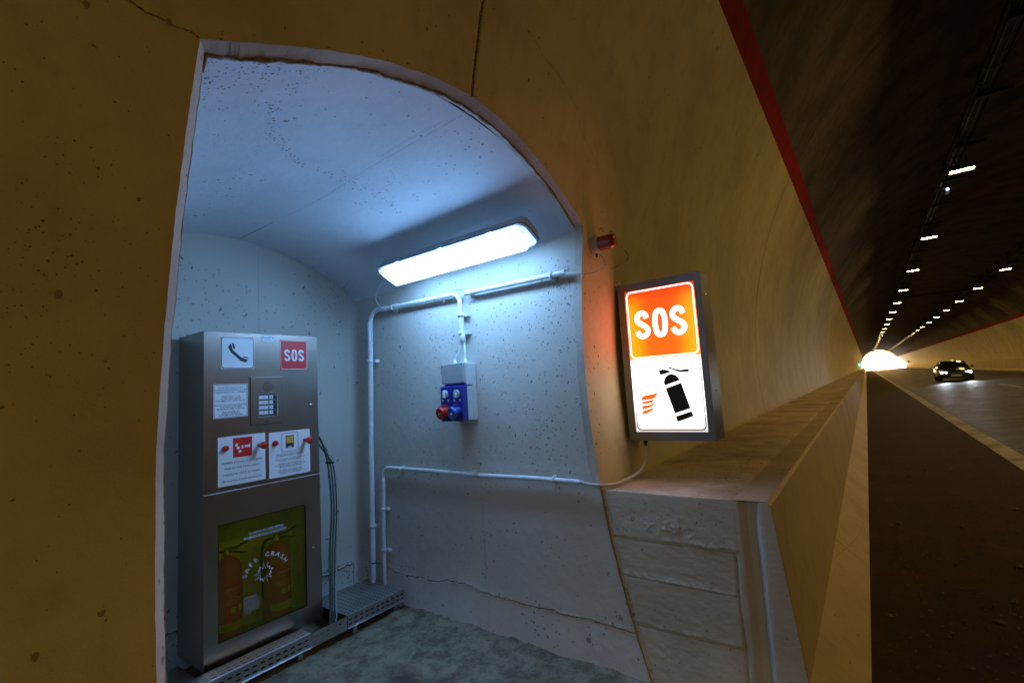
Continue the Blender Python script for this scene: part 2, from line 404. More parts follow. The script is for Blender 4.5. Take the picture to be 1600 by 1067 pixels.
def text(mb, s, u, v, size, T, h=.0006, align='CENTER', xs=1.0, off=0.0, tf=None, shear=0):
    key = (s, align, off, shear)
    if key not in _txt:
        cu = bpy.data.curves.new('t', 'FONT'); cu.body = s; cu.align_x = align; cu.size = 1; cu.offset = off; cu.resolution_u = 2; cu.shear = shear
        o = bpy.data.objects.new('t', cu); C.objects.link(o)
        me = bpy.data.meshes.new_from_object(o.evaluated_get(bpy.context.evaluated_depsgraph_get()))
        _txt[key] = ([tuple(q.co) for q in me.vertices], [tuple(p.vertices) for p in me.polygons])
        bpy.data.objects.remove(o); bpy.data.curves.remove(cu); bpy.data.meshes.remove(me)
    vs, fs = _txt[key]
    if tf: mb.add([T(*tf(x*size*xs, y*size), h) for x, y, z in vs], fs)
    else: mb.add([T(u+x*size*xs, v+y*size, h) for x, y, z in vs], fs)

# ------------------------------------------------------------------ tunnel geometry
XC, ZC, R = 4.5, .1, 5.86
TH0 = math.asin((-1.62-ZC-.02)/R)
TS0 = math.asin((2.94-ZC)/R); TS1 = math.asin((3.15-ZC)/R)
YJ0, YJ1, ZSP = .489, 2.59, .95
def wx(z): return XC-math.sqrt(R*R-(z-ZC)**2)
def jamb(z): return float(np.interp(z, [-1.7, -.54, -.10, .21, .45, .74, .95], [.410, .414, .420, .437, .451, .472, .489]))+.0022*n1(z*30, 3)
def archz(y):  # opening edge
    z = float(np.interp(y, [.489, .62, .78, 1.03, 1.30, 1.53, 1.82, 2.17, 2.41, 2.59], [.95, 1.012, 1.085, 1.177, 1.243, 1.268, 1.243, 1.15, 1.055, .956]))
    return z
ys_ = np.linspace(.489, 2.59, 181)
_az = np.array([archz(y) for y in ys_]); ker = np.ones(15)/15
_azs = np.convolve(np.pad(_az, 7, mode='edge'), ker, 'valid'); _azs[:8] = _az[:8]; _azs[-8:] = _az[-8:]
def archs(y): return float(np.interp(y, ys_, _azs))+.0035*n1(y*22, 5)
def ringpt(y, th): return (XC-R*math.cos(th), y, ZC+R*math.sin(th))
JOINTS = [-120, -49.3, -35.0, -20.5, -5.7, 1.52, 8.3]+[8.3+7.2*i for i in range(1, 31)]
YEND = 238.0
JOINTS = [j for j in JOINTS if j < YEND-3]+[YEND]
lining = thing('tunnel_lining', 'curved tunnel lining with cream painted walls, thin red bands and sooty raw concrete crown', 'tunnel')
GR = .018   # joint groove depth
def ring_cols(y0, y1, step):
    n = max(2, int((y1-y0)/step)); c = [(y0, GR), (y0+.008, 0), (y0+.014, 0)]
    c += [(y0+(y1-y0)*i/n, 0) for i in range(1, n)]+[(y1-.014, 0), (y1-.008, 0), (y1, GR)]
    return c
def band(name, y0, y1, ta, tb, n, mat, step=2.0, dr=0, flip=False, nz=.004):
    cols = ring_cols(y0, y1, step); P = np.zeros((len(cols), n+1, 3))
    for i, (y, g) in enumerate(cols):
        for j in range(n+1):
            th = ta+(tb-ta)*j/n; rr = R+g-dr; P[i, j] = (XC-rr*math.cos(th), y, ZC+rr*math.sin(th))
    mb = MB(); mb.grid(P, True, flip); return mb.build(name, mat, lining)
for k in range(len(JOINTS)-1):
    y0, y1 = JOINTS[k], JOINTS[k+1]; far = y0 > 30 or y0 < -10
    if not (y0 in (-5.7, 1.52)):
        band('painted_wall', y0, y1, TH0, TS0, 14, M['cream'])
    band('red_stripe', y0, y1, TS0, TS1, 2, M['red'])
    band('crown', y0, y1, TS1, PI-TS1, 36, M['dark'])
    band('red_stripe', y0, y1, PI-TS1, PI-TS0, 2, M['red'])
    band('painted_wall', y0, y1, PI-TS0, PI-TH0, 14, M['cream'])
# the two rings that frame the recess
zlow = np.arange(-1.64, ZSP+.001, .014); zlow = np.append(zlow[:-1], ZSP)
def fullcol(y, warp, right=False, g=0):
    col = []
    for z in zlow:
        yy = y+warp*(jamb(z)-YJ0) if not right else y+warp*.0015*n1(z*25, 8)
        col.append((wx(z)-g, yy, z))
    t0 = math.asin((ZSP-ZC)/R)
    for j in range(1, 19): th = t0+(TS0-t0)*j/18; p = ringpt(y, th); col.append((p[0]-g, y+(warp*(jamb(ZSP)-YJ0)*(1-j/18) if not right else 0), p[2]))
    return col
mbA = MB(); mbB = MB()
cols = [fullcol(y, wgt, g=gg) for y, wgt, gg in [(-5.7, 0, GR), (-5.69, 0, 0), (-3, 0, 0), (-1.5, 0, 0), (-.7, 0, 0), (-.3, .1, 0), (0, .25, 0), (.2, .55, 0), (.32, .8, 0), (.42, .95, 0), (YJ0, 1, 0)]]
mbA.grid(np.array(cols), True)
def topcol(y, g=0):
    z0 = archs(y); t0 = math.asin((z0-ZC)/R); return [tuple(np.array(ringpt(y, t0+(TS0-t0)*j/18))-np.array([g, 0, 0])) for j in range(19)]
yA = [YJ0+(1.512-YJ0)*i/85 for i in range(86)]
mbA.grid(np.array([topcol(y) for y in yA]+[topcol(1.52, GR)]), True)
yB = [1.528+(YJ1-1.528)*i/88 for i in range(89)]
mbB.grid(np.array([topcol(1.52, GR)]+[topcol(y) for y in yB]), True)
cols = [fullcol(y, wgt, True, gg) for y, wgt, gg in [(YJ1, 1, 0), (2.63, .3, 0), (2.75, 0, 0), (3, 0, 0), (3.6, 0, 0), (5, 0, 0), (7, 0, 0), (8.284, 0, 0), (8.291, 0, 0), (8.3, 0, GR)]]
mbB.grid(np.array(cols), True)
mbA.build('painted_wall', M['cream'], lining); mbB.build('painted_wall', M['cream'], lining)

# unseen outer shell and portal head walls, added to keep daylight out
shell = MB(); n = 40; RO = 10.0
for (y0, y1) in ((-121, YEND+1),):
    P = np.zeros((2, n+1, 3))
    for j in range(n+1):
        th = -.2+(PI+.4)*j/n
        for i, y in enumerate((y0, y1)): P[i, j] = (XC-RO*math.cos(th), y, -.2+RO*math.sin(th))
    shell.grid(P, True)
    for y, yi in ((y0, -120), (y1, YEND)):
        Q = np.zeros((2, n+1, 3))
        for j in range(n+1):
            th = -.2+(PI+.4)*j/n; thi = TH0+(PI-2*TH0)*j/n
            Q[0, j] = (XC-RO*math.cos(th), y, -.2+RO*math.sin(th)); Q[1, j] = (XC-(R+.02)*math.cos(thi), yi, ZC+(R+.02)*math.sin(thi))
        shell.grid(Q, False)
tag(shell.build('daylight_shell', M['rock']), 'unseen shell around the tunnel, added to keep daylight out', 'light blocker')

# ------------------------------------------------------------------ niche (recess)
niche = thing('recess_lining', 'whitewashed concrete recess lit cold blue, cut into the cream tunnel wall under a low arch', 'recess')
XB = -3.62
def zr_edge(z): return wx(z)-.0
# right wall height field, faces -y
nx = 400
u = np.linspace(0, 1, nx)[:, None]; zz = np.concatenate([np.linspace(-1.66, -1.47, 20), np.linspace(-1.46, -1.29, 80), np.linspace(-1.275, 1.05, 160)])[None, :]
xr = np.where(zz < -.6, XC-np.sqrt(R*R-(zz-ZC)**2)-.006+.006*fbm(zz*18, zz*0, 31), XC-np.sqrt(R*R-(np.minimum(zz, .98)-ZC)**2)-.05)
X = XB+u*(xr-XB); Z = zz+0*u
zc = -1.375+.05*fbm(X*3.2, X*0, 11, 6)-.02*(X+3.6)/2.3
dz = Z-zc
amp = np.clip(.55+.9*fbm(X*3.1, X*0+2, 13, 3), .1, 1)
H = .004*fbm(X*2.5, Z*2.5, 1)+.0013*fbm(X*18, Z*18, 2)
H = H-.005*(dz < 0)*amp
rag = np.clip(fbm(X*46, Z*46, 15, 4)*1.6+.1, 0, 1)
H = H+amp*rag*.009*np.exp(-((dz-.014)/.014)**2)-amp*.016*np.exp(-((dz-.008-.006*fbm(X*30, Z*0, 16))/.005)**2)
rag2 = np.clip(fbm(X*22, Z*22, 25, 4), 0, 1)
H = H+.012*rag2*np.clip(fbm(X*1.7, Z*1.2, 27)-.1, 0, 1)*(Z < -1.2)
# a shallow vertical step shaped along the edge of the lamp's shade
H = H+.0012*np.tanh((X+2.23)/.004)*(Z < -.5)
P = np.stack([X, 2.592-H, Z], -1)
MB().grid(P, True, False).build('side_wall', M['niche'], niche)
_sx, _sz, _sh = X, zz[0], H
def side_y(x, z):
    j = int(np.searchsorted(_sz, z)); j = min(max(j, 0), len(_sz)-1); i = int(np.clip(np.searchsorted(_sx[:, j], x), 0, _sx.shape[0]-1)); return 2.592-float(_sh[i, j])
TSW = lambda x, z: (x, side_y(x, z)-.0012, z)
rs1 = random.Random(11)
def pit(mb, cx, cy_, r0, T, el=1.6, ang=.8):
    a0 = rs1.gauss(ang, .5); ca, sa = math.cos(a0), math.sin(a0); q = []
    for a in (0, 1.1, 2.2, 3.3, 4.4, 5.4):
        rr = r0*rs1.uniform(.65, 1.2); u_, v_ = rr*el*math.cos(a), rr*math.sin(a); q.append(T(cx+u_*ca-v_*sa, cy_+u_*sa+v_*ca))
    mb.add(q, [(0, 1, 2, 3, 4, 5)])
mbp = MB(); k = 0
cl = [(-1.75, .0, .32, .35), (-1.60, .25, .22, .25), (-1.65, -.30, .25, .18), (-1.9, .35, .3, .2), (-2.6, .35, .4, .25), (-2.9, -.1, .25, .5), (-1.5, .62, .12, .1)]
for k in range(1500):
    if rs1.random() < .72: c0 = rs1.choice(cl); x, z = rs1.gauss(c0[0], c0[2]), rs1.gauss(c0[1], c0[3])
    else: x, z = rs1.uniform(-3.4, -1.4), rs1.uniform(-1.2, .85)
    if not (-3.45 < x < -1.40 and -1.3 < z < .86): continue
    if -2.43 < x < -2.2 and -.22 < z < .22: continue
    pit(mbp, x, z, min(.0075, .0012+abs(rs1.gauss(0, .0022))), TSW, rs1.uniform(1, 2.4))
M_PIT = plain('pit_shadow', (.20, .21, .23), .95); o = mbp.build('air_pits', M_PIT, niche); o['kind'] = 'stuff'
# vault
def vz(x, y):
    t = (-1.33-x)/(-1.33-XB); t = max(0, min(1, t))
    y0, y1 = .47, 2.60; sp = .985-.10*t; ap = 1.262-.045*t
    c = .5*(y0+y1); hw = .5*(y1-y0); s = ap-sp; RR = (hw*hw+s*s)/(2*s)
    q = abs(y-c)
    return ap-RR+math.sqrt(max(0, RR*RR-q*q))
ysv = np.concatenate([np.linspace(.45, 2.38, 120), np.linspace(2.395, 2.60, 24)[0:]])
xsv = np.linspace(XB, -1.345, 130); P = np.zeros((130, len(ysv), 3))
for i, x in enumerate(xsv):
    for j, y in enumerate(ysv):
        z = vz(x, y)
        if y > 2.46: z -= .045*((y-2.46)/.14)**2
        P[i, j] = (x, y, z)
P[:, :, 2] += .003*fbm(P[:, :, 0]*3, P[:, :, 1]*3, 41)+.0008*fbm(P[:, :, 0]*25, P[:, :, 1]*25, 42)
pass
MB().grid(P, True, False).build('vault', M['vault_in'], niche)
# back wall faces +x
Yg = np.linspace(.42, 2.52, 170)[:, None]; Zg = np.concatenate([np.linspace(-1.66, -1.46, 20), np.linspace(-1.45, -1.28, 80), np.linspace(-1.27, 1.26, 140)])[None, :]
Y2 = Yg+0*Zg; Z2 = Zg+0*Yg
zc = -1.37+.04*fbm(Y2*3, Y2*0, 51, 5); dz = Z2-zc
H = .004*fbm(Y2*2.5, Z2*2.5, 52)+.0013*fbm(Y2*18, Z2*18, 53)-.008*(dz < 0)
H = H+np.clip(fbm(Y2*42, Z2*42, 55)*1.5+.2, 0, 1)*.022*np.exp(-((dz-.012)/.016)**2)-.012*np.exp(-((dz-.014)/.007)**2)
H = H-.004*np.exp(-((Y2-1.757)/.004)**2)
Xg = XB+H
fil = np.clip((Y2-2.44)/.08, 0, 1); 
MB().grid(np.stack([Xg, Y2, Z2], -1), True, True).build('back_wall', M['niche'], niche)
# rounded corner between back wall and side wall
P = np.zeros((7, 60, 3))
for i in range(7):
    a = PI/2*i/6
    for j in range(60):
        z = -1.66+2.9*j/59; P[i, j] = (XB+.078*(1-math.cos(a))+.001*n1(z*9, 61), 2.52+.075*math.sin(a), z)
MB().grid(P, True, True).build('corner_fillet', M['niche'], niche)
P = np.zeros((30, 40, 3))
for i in range(30):
    for j in range(40): P[i, j] = (XB+(2.17)*i/29, .44+.002*n1(i*.4+j*.7, 63), -1.66+2.8*j/39)
MB().grid(P, True, True).build('side_wall', M['niche'], niche)
# chamfered edge strip round the opening
out_, inn_, deep_ = [], [], []
for z in np.arange(-1.62, ZSP, .013):
    y = jamb(z); k = .002*n1(z*40, 71)+.003*max(0, n1(z*7, 72))
    out_.append((wx(z), y, z)); inn_.append((wx(z)-.05, y+.032+k, z)); deep_.append((wx(z)-.075, y+.028+k, z))
for y in np.arange(YJ0, YJ1-.001, .012):
    z = archs(y); t = (y-YJ0)/(YJ1-YJ0); fade = max(0, 1-t*1.12); k = .006*n1(y*24, 73)+.008*max(0, n1(y*6, 75))
    yo = .034*max(0, 1-(y-YJ0)/.3)
    dz_ = .020*min(1, fade*1.6)+(.012*(1-fade)) - .03*max(0, 1-(y-YJ0)/.12)*0.6
    out_.append((wx(z), y, z)); inn_.append((wx(z)-.05, y+yo, z-dz_+k)); deep_.append((wx(z)-.085, y+yo, z-dz_+k+.012))
zt = archs(YJ1)
for z in np.arange(zt-.01, -.62, -.013):
    k = .002*n1(z*40, 77)
    out_.append((wx(z), YJ1+.0015*n1(z*25, 8), z)); inn_.append((wx(z)-.056+k, YJ1+.003, z)); deep_.append((wx(z)-.075+k, YJ1+.012, z))
MB().grid(np.array([out_, inn_, deep_]), False, True).build('edge_strip', M['strip'], niche)
# filler behind the lip, up to the vault (dark shadow gap)
P = np.array([deep_, [(q[0]-.03, q[1]+(.0 if q[1] > 1 else -.03), q[2]+.05) for q in deep_]]); MB().grid(P, False, True).build('lip_filler', M['niche'], niche)

# ragged mortar along the inner lip of the arch
def crust(pts, r0, r1, seed, name, mat, parent, nn=7):
    rr = [max(.0015, r0+(r1-r0)*(.5+.5*n1(i*.35, seed))) for i in range(len(pts))]
    q = [(a+.004*n1(i*.5, seed+1), b, c+.006*n1(i*.4, seed+2)) for i, (a, b, c) in enumerate(pts)]
    return MB().tube(q, rr, nn, True, False).build(name, mat, parent)
arch_in = [p for p in inn_ if p[2] > .95-.06 and p[1] < YJ1-.02]
crust(arch_in, .002, .011, 301, 'mortar_crust', M['mortar'], niche)
crust([(p[0]+.01, p[1], p[2]+.012) for p in arch_in[::2]], -.004, .008, 305, 'mortar_crust', M['mortar'], niche)
jin = [p for p in inn_ if p[2] < .90 and p[1] < 1]
crust(jin, -.002, .003, 309, 'mortar_crust', M['strip'], niche)
def crack(pts, w, seed, mat, T, parent, name='crack', k=10):
    ctrl = spline(pts, k); q = []
    L = []; Rr = []; n = len(ctrl)
    for i, (x, y) in enumerate(ctrl):
        a = ctrl[max(i-1, 0)]; b = ctrl[min(i+1, n-1)]; dx, dy = b[0]-a[0], b[1]-a[1]; d_ = math.hypot(dx, dy) or 1
        jx = w*1.6*n1(i*.7, seed); wl = w*max(.05, .5+.9*n1(i*.9, seed+1)); wr = w*max(.05, .5+.9*n1(i*.9, seed+2))
        L.append((x-dy/d_*(wl+jx), y+dx/d_*(wl+jx))); Rr.append((x+dy/d_*(wr-jx), y-dx/d_*(wr-jx)))
    mb = MB(); mb.add([T(*p) for p in L]+[T(*p) for p in Rr], [(i, i+1, n+i+1, n+i) for i in range(n-1)]); return mb.build(name, mat, parent)
TW = lambda y, z: (wx(z)+.0015, y, z)
TV = lambda x, y: (x, y, vz(x, y)-.006)
crack([(.30, .975), (.337, .96), (.369, .952), (.401, .954), (.435, .951), (.463, .958), (.487, .952)], .0022, 401, M['crack'], TW, lining)
crack([(1.828, 1.709), (1.903, 1.698), (2.001, 1.663), (2.118, 1.65), (2.244, 1.616), (2.412, 1.549), (2.44, 1.485), (2.617, 1.405), (2.719, 1.354)], .0016, 411, M['crack'], TW, lining)
crack([(1.522, 1.262), (1.518, 1.333), (1.519, 1.4), (1.521, 1.48), (1.518, 1.557), (1.519, 1.657), (1.519, 1.9)], .0065, 421, M['crack'], TW, lining, k=22)
crack([(2.80, .975), (2.83, 1.0), (2.87, .985)], .006, 431, M['crack'], TW, lining); crack([(2.96, 1.01), (3.01, 1.008), (3.05, .98)], .008, 433, M['crack'], TW, lining)
crack([(3.0, .765), (3.08, .79), (3.14, .825)], .0035, 435, M['crack'], TW, lining); crack([(3.20, .93), (3.29, .91), (3.25, .853)], .007, 437, M['crack'], TW, lining)
def joint_line(y, ta, tb, w, seed, mat):
    T = lambda a, th: (XC-(R-.003)*math.cos(th), a, ZC+(R-.003)*math.sin(th)); n_ = 12
    crack([(y+.012*n1(i*1.3, seed), ta+(tb-ta)*i/n_) for i in range(n_+1)], w, seed, mat, T, lining, 'joint_line', 8)
for i, yj in enumerate([8.3+7.2*q for q in range(0, 9)]):
    joint_line(yj, TH0+.15, TS1, .009, 700+i, M['crack']); joint_line(yj, TS1, PI-TS1, .04, 720+i, M['liner']); joint_line(yj, PI-TS1, PI-TH0, .05, 740+i, M['crack'])
crack([(4.2, 1.9), (4.3, 1.2), (4.5, .5), (4.7, -.1)], .0015, 760, M['crack'], TW, lining)
crack([(3.6, 2.4), (3.75, 1.8), (3.7, 1.3)], .002, 762, M['crack'], TW, lining)
def blot(cx, cy_, r0, T, mat, parent, seed, name='stain', sy=1):
    pts = [(cx+r0*(1+.35*n1(i*.8, seed))*math.cos(i*2*PI/22), cy_+sy*r0*(1+.35*n1(i*.8+.3, seed+1))*math.sin(i*2*PI/22)) for i in range(22)]
    mb = MB(); mb.add([T(*p) for p in pts], [tuple(range(22))]); return mb.build(name, mat, parent)
for i, (y, z, r0) in enumerate(((.244, .258, .007), (.222, -.451, .006), (.265, .905, .006), (.42, .955, .006), (-.02, .6, .006), (.12, -.2, .004), (.33, .1, .003), (.30, .55, .003))): blot(y, z, r0, TW, M['stain'], lining, 440+i, sy=1.4)
zcf = lambda x: float(np.interp(x, [-3.6, -3.3, -3, -2.7, -2.4, -2.1, -1.8, -1.5, -1.2], [0]*9))
rx = np.linspace(-3.45, -1.20, 46)
zr_ = -1.375+.05*fbm(rx*3.2, rx*0, 11, 6)-.02*(rx+3.6)/2.3
crack([(float(a), float(b)+.010) for a, b in zip(rx, zr_)], .0048, 461, M['crack2'], TSW, niche, k=8)  # crack line, darkened also as the shade along the ragged ridge
crack([(-3.33, -1.30), (-3.1, -1.33), (-2.95, -1.31)], .002, 465, M['crack2'], TSW, niche)
crack([(-2.23, -.62), (-2.232, -.9), (-2.235, -1.3)], .0007, 467, M['crack2'], TSW, niche, k=16)  # thin dark line painted where the lamp's shade ends on the wall
ry = np.linspace(.9, 2.5, 34); rzz = -1.37+.04*fbm(ry*3, ry*0, 51, 5)
crack([(float(a), float(b)+.006) for a, b in zip(ry, rzz)], .0075, 491, M['crack'], lambda a, b: (XB+.016, a, b), niche, k=8)  # dark strip painted as crack and shade along the back wall ridge
crack([(1.757, 1.15), (1.757, .8), (1.757, .47)], .0012, 494, M['crack2'], lambda a, b: (XB+.009, a, b), niche)
mbp = MB()
for k in range(150):
    y, z = rs1.uniform(.9, 2.45), rs1.uniform(-1.3, 1.05); pit(mbp, y, z, rs1.choice((.002, .003, .004, .007)), lambda a, b: (XB+.0085, a, b), 2.2, .9)
for k in range(60): pit(mbp, rs1.gauss(2.15, .12), rs1.gauss(-1.37, .03), rs1.uniform(.002, .007), lambda a, b: (XB+.016, a, b), 2.0, .1)
o = mbp.build('air_pits', M_PIT, niche); o['kind'] = 'stuff'
mbp = MB()
for k in range(900):
    if rs1.random() < .5: y, z = rs1.gauss(.22, .12), rs1.gauss(.33, .16)
    else: y, z = rs1.uniform(-.6, .44), rs1.uniform(-1.2, 1.6)
    if y > jamb(z)-.006 and z < .97: continue
    pit(mbp, y, z, .0006+abs(rs1.gauss(0, .0009)), TW, 1.2, .3)
for k in range(420):
    y, z = rs1.uniform(.45, 6.5), rs1.uniform(-.5, 2.6)
    if (y < 2.6 and z < archs(max(y, .49))+.02): continue
    pit(mbp, y, z, .0010+abs(rs1.gauss(0, .0022)), TW, 1.6, .9)
for k in range(70): pit(mbp, abs(rs1.gauss(0, .10))+2.61, rs1.uniform(-.5, .9), .001+abs(rs1.gauss(0, .003)), TW, 1.5, .9)
for k in range(80):
    t_ = rs1.uniform(.5, 2.58); pit(mbp, t_, archs(t_)+abs(rs1.gauss(0, .012))+.002, .0008+abs(rs1.gauss(0, .0012)), TW, 1.6, .2)
o = mbp.build('air_pits', plain('brown_pit_shadow', (.19, .13, .05), .95), lining); o['kind'] = 'stuff'
crack([(-1.359, 1.586), (-1.723, 1.594), (-2.067, 1.602), (-2.587, 1.637), (-3.0, 1.627)], .0016, 451, M['crack2'], TV, niche, k=24)
crack([(-3.124, 1.62), (-3.577, 1.612)], .004, 453, M['crack2'], TV, niche)
crack([(-1.469, 1.565), (-1.679, 1.555), (-1.888, 1.567), (-1.933, 1.569)], .0010, 455, M['crack2'], TV, niche)
crack([(-1.994, 1.695), (-2.054, 1.776), (-2.172, 1.793), (-2.296, 1.819)], .0010, 457, M['crack2'], TV, niche)
tr = spline([(-1.75, .90), (-1.814, .944), (-1.954, 1.016), (-2.037, 1.079), (-2.131, 1.169), (-2.202, 1.257), (-2.237, 1.347), (-2.265, 1.597), (-2.28, 1.83), (-2.309, 2.029)], 14)
rs0 = random.Random(5); mb = MB()
for (x, y) in tr:
    for k in range(rs0.choice((0, 1, 2))):
        cx, cyy = x+rs0.gauss(0, .022), y+rs0.gauss(0, .014); r0 = rs0.uniform(.0015, .006)
        mb.add([TV(cx+r0*1.4*math.cos(a), cyy+r0*math.sin(a)*rs0.uniform(.5, 1)) for a in (0, 1.2, 2.5, 3.7, 5)], [(0, 1, 2, 3, 4)])
for k in range(260):
    cx, cyy = -1.38-abs(rs0.gauss(0, .22)), rs0.uniform(.56, .95); r0 = rs0.uniform(.001, .0035)
    mb.add([TV(cx+r0*1.8*math.cos(a), cyy+r0*math.sin(a)) for a in (0, 1.2, 2.5, 3.7, 5)], [(0, 1, 2, 3, 4)])
o = mb.build('flaked_specks', M['crack2'], niche); o['kind'] = 'stuff'

# ------------------------------------------------------------------ floor, road, outside ground
gx = np.linspace(-3.7, -.05, 300)[:, None]; gy = np.linspace(.2, 2.72, 220)[None, :]
GX = gx+0*gy; GY = gy+0*gx
H = .012*fbm(GX*3, GY*3, 81)+.022*np.clip(fbm(GX*11, GY*11, 82), 0, 1)+.006*fbm(GX*40, GY*40, 83)
H += .03*np.exp(-(2.6-GY)/.05)*np.clip(fbm(GX*6, GY*6, 84)+.3, 0, 1)*(GX < -1.2)
o = MB().grid(np.stack([GX, GY, -1.622+H], -1), True, False).build('floor', M['floor']); struct(o)
KR = .055
def rz(x): return -1.62+KR*max(0, x+.13)
def sheet(name, xs, y0, y1, dz, mat, ny=40, parent=None):
    P = np.zeros((len(xs), ny, 3))
    for i, x in enumerate(xs):
        for j in range(ny):
            t = j/(ny-1); y = y0+(y1-y0)*t; P[i, j] = (x, y, rz(x)+dz)
    return MB().grid(P, True).build(name, mat, parent)
road = sheet('road', [1.45, 3, 5, 7, 9, 10.6], -121, 420, .0, M['road']); struct(road)
sh = sheet('shoulder', [-.45, .3, 1.548], -121, 420, .004, M['shoulder']); struct(sh)
fl2 = MB().box((-1.4, -121, -1.72), (-.1, .21, -1.63)).build('pavement', M['floor']); struct(fl2)
for nm, xa, xb, ya, yb in [('edge_line', 1.55, 1.79, -60, 400), ('edge_line', 9.0, 9.2, -60, 400)]:
    sheet(nm, [xa, xb], ya, yb, .008, M['line'], 2, road)
for i in range(-2, 24):
    y = 30.0+i*10.5; sheet('lane_dash', [5.28, 5.42], y, y+4.5, .008, M['line'], 2, road)
g = MB(); g.add([(-600, -300, -1.95), (600, -300, -1.95), (600, 1500, -1.95), (-600, 1500, -1.95)], [(0, 1, 2, 3)])
struct(g.build('ground', M['rock']))

# ------------------------------------------------------------------ barrier walls
ZT = -.62
barrier = thing('concrete_barrier', 'cream painted concrete barrier with dusty flat ledge running from the recess to the tunnel mouth', 'barrier', (-.4, 2.6, -1.62))
prof_out = [(-.455, ZT), (-.438, ZT-.014), (-.36, -1.42), (-.13, -1.625)]
yb = [2.606, 4.9]+[4.9+5.0*i for i in range(1, 47)]
for i in range(len(yb)-1):
    a, b = yb[i]+.004, yb[i+1]-.004
    # cap and sloping face
    mb = MB(); ny = 3; P = np.zeros((ny, len(prof_out)+2, 3))
    pr = [(-.607, ZT-.03), (-.607, ZT)]+prof_out
    for r0 in range(ny):
        for c0, (x, z) in enumerate(pr): P[r0, c0] = (x, a+(b-a)*r0/(ny-1), z)
    mb.grid(P, False, False)
    for y, fl in ((a, False), (b, True)):
        if i == 0 and not fl: continue
        mb.add([(x, y, z) for x, z in pr]+[(-.607, y, -1.625)], [tuple(range(len(pr)+1))])
    mb.build('barrier_segment', M['barrier'], barrier)
    MB().add([(-.605, a, ZT+.0025), (-.456, a, ZT+.0025), (-.456, b, ZT+.0025), (-.605, b, ZT+.0025)], [(0, 1, 2, 3)]).build('cap_top', M['captop'], barrier)
    mb = MB(); nn = 60 if i < 2 else 3; xs = np.linspace(-1.46, -.616, 26 if i < 2 else 3)[:, None]; ysx = np.linspace(a, b, nn*(2 if i < 2 else 1))[None, :]
    XX = xs+0*ysx; YY = ysx+0*xs
    ZZ = ZT-.002+.004*fbm(XX*5, YY*5, 91)+.003*fbm(XX*22, YY*22, 92)+0*XX
    ZZ = ZZ-.02*np.exp(-((XX+.616)/.010)**2)
    mb.grid(np.stack([XX, YY, ZZ], -1), True, False)
    mb.build('ledge_slab', M['ledge'], barrier)
# end face: four board lifts with ragged lips, a key groove and a crack
nz_, nx_ = 210, 150
zz = np.linspace(-1.64, ZT, nz_)[None, :]; u = np.linspace(0, 1, nx_)[:, None]
xl = XC-np.sqrt(R*R-(zz-ZC)**2)+.002+.005*fbm(zz*16, zz*0+4, 101)
xrr = np.interp(zz, [-1.64, -1.42, ZT-.014, ZT], [-.13, -.36, -.438, -.455])
X = xl+u*(xrr-xl); Z = zz+0*u
b1 = -.862+.006*fbm(X*3, X*0, 102); b2 = -1.07+.006*fbm(X*3, X*0, 103); b3 = -1.322+.006*fbm(X*3, X*0, 104)
step = np.where(Z > b1, .0012, np.where(Z > b2, -.001, np.where(Z > b3, .0012, -.0012)))
st_m = (X < -.605)*1.0
H = step*st_m+.002*fbm(X*6, Z*12, 105)+.001*fbm(X*30, Z*60, 106)
for bb, sd_, am in ((b1, 1, 1.0), (b2, 2, .8), (b3, 3, .5)):
    dz = Z-bb; on = np.clip(fbm(X*6, X*0+sd_, 110+sd_)*2+.4, 0, 1)
    H = H+st_m*am*on*np.clip(fbm(X*40, Z*40, 120+sd_)+.35, 0, 1)*.010*np.exp(-((dz)/.014)**2)
    H = H-st_m*.002*np.exp(-((dz+.014)/.005)**2)
H = H+.016*np.clip(fbm(X*30, Z*30, 130)+.1, 0, 1)*np.exp(-(((X+.95)/.12)**2+((Z+.80)/.05)**2))
cr = X+.618+.007*fbm(Z*18, Z*0, 131, 5); H = H-.009*np.exp(-(cr/.005)**2)*(Z < -.88)
gr = np.clip(1-np.abs(X+.535)/.045, 0, 1); H = H-.026*np.clip(gr*1.5, 0, 1)+np.where(X > -.48, .002, 0)
H = H*(Z < ZT-.004)+0*(Z >= ZT-.004)
lf = np.clip((X-xl)/.02, 0, 1); H = H-.012*(1-lf)*np.clip(fbm(Z*40, X*40, 133)+.5, 0, 1)
MB().grid(np.stack([X, 2.604-H, Z], -1), True, False).build('end_face', M['endface'], barrier)
_ex, _ez, _eh = X, zz[0], H
TB = lambda y, t: (-.438+.078*t+.0015, y, ZT-.014-.786*t) if t < 1 else (-.36+.23*(t-1)+.001, y, -1.42-.2*(t-1)+.0015)
crack([(4.62, .0), (4.85, .3), (5.1, .7), (5.25, .98)], .002, 801, M['crack'], TB, barrier)
crack([(3.9, .42), (3.93, .5)], .004, 803, M['crack'], TB, barrier)
rs2 = random.Random(9)
for q_ in range(16):
    y_ = rs2.uniform(4.2, 9); t_ = rs2.uniform(1.1, 1.8); crack([(y_, t_), (y_+rs2.uniform(.25, .6), t_+.12)], .003, 810+q_, M['stain'], TB, barrier, 'scuff')
crack([(4.5, 1.05), (5.0, 1.35), (5.6, 1.62), (6.1, 1.75)], .0035, 840, M['crack'], TB, barrier)
def end_y(x, z):
    j = int(np.clip(np.searchsorted(_ez, z), 0, len(_ez)-1)); i = int(np.clip(np.searchsorted(_ex[:, j], x), 0, _ex.shape[0]-1)); return 2.604-float(_eh[i, j])
TE = lambda x, z: (x, end_y(x, z)-.0012, z)
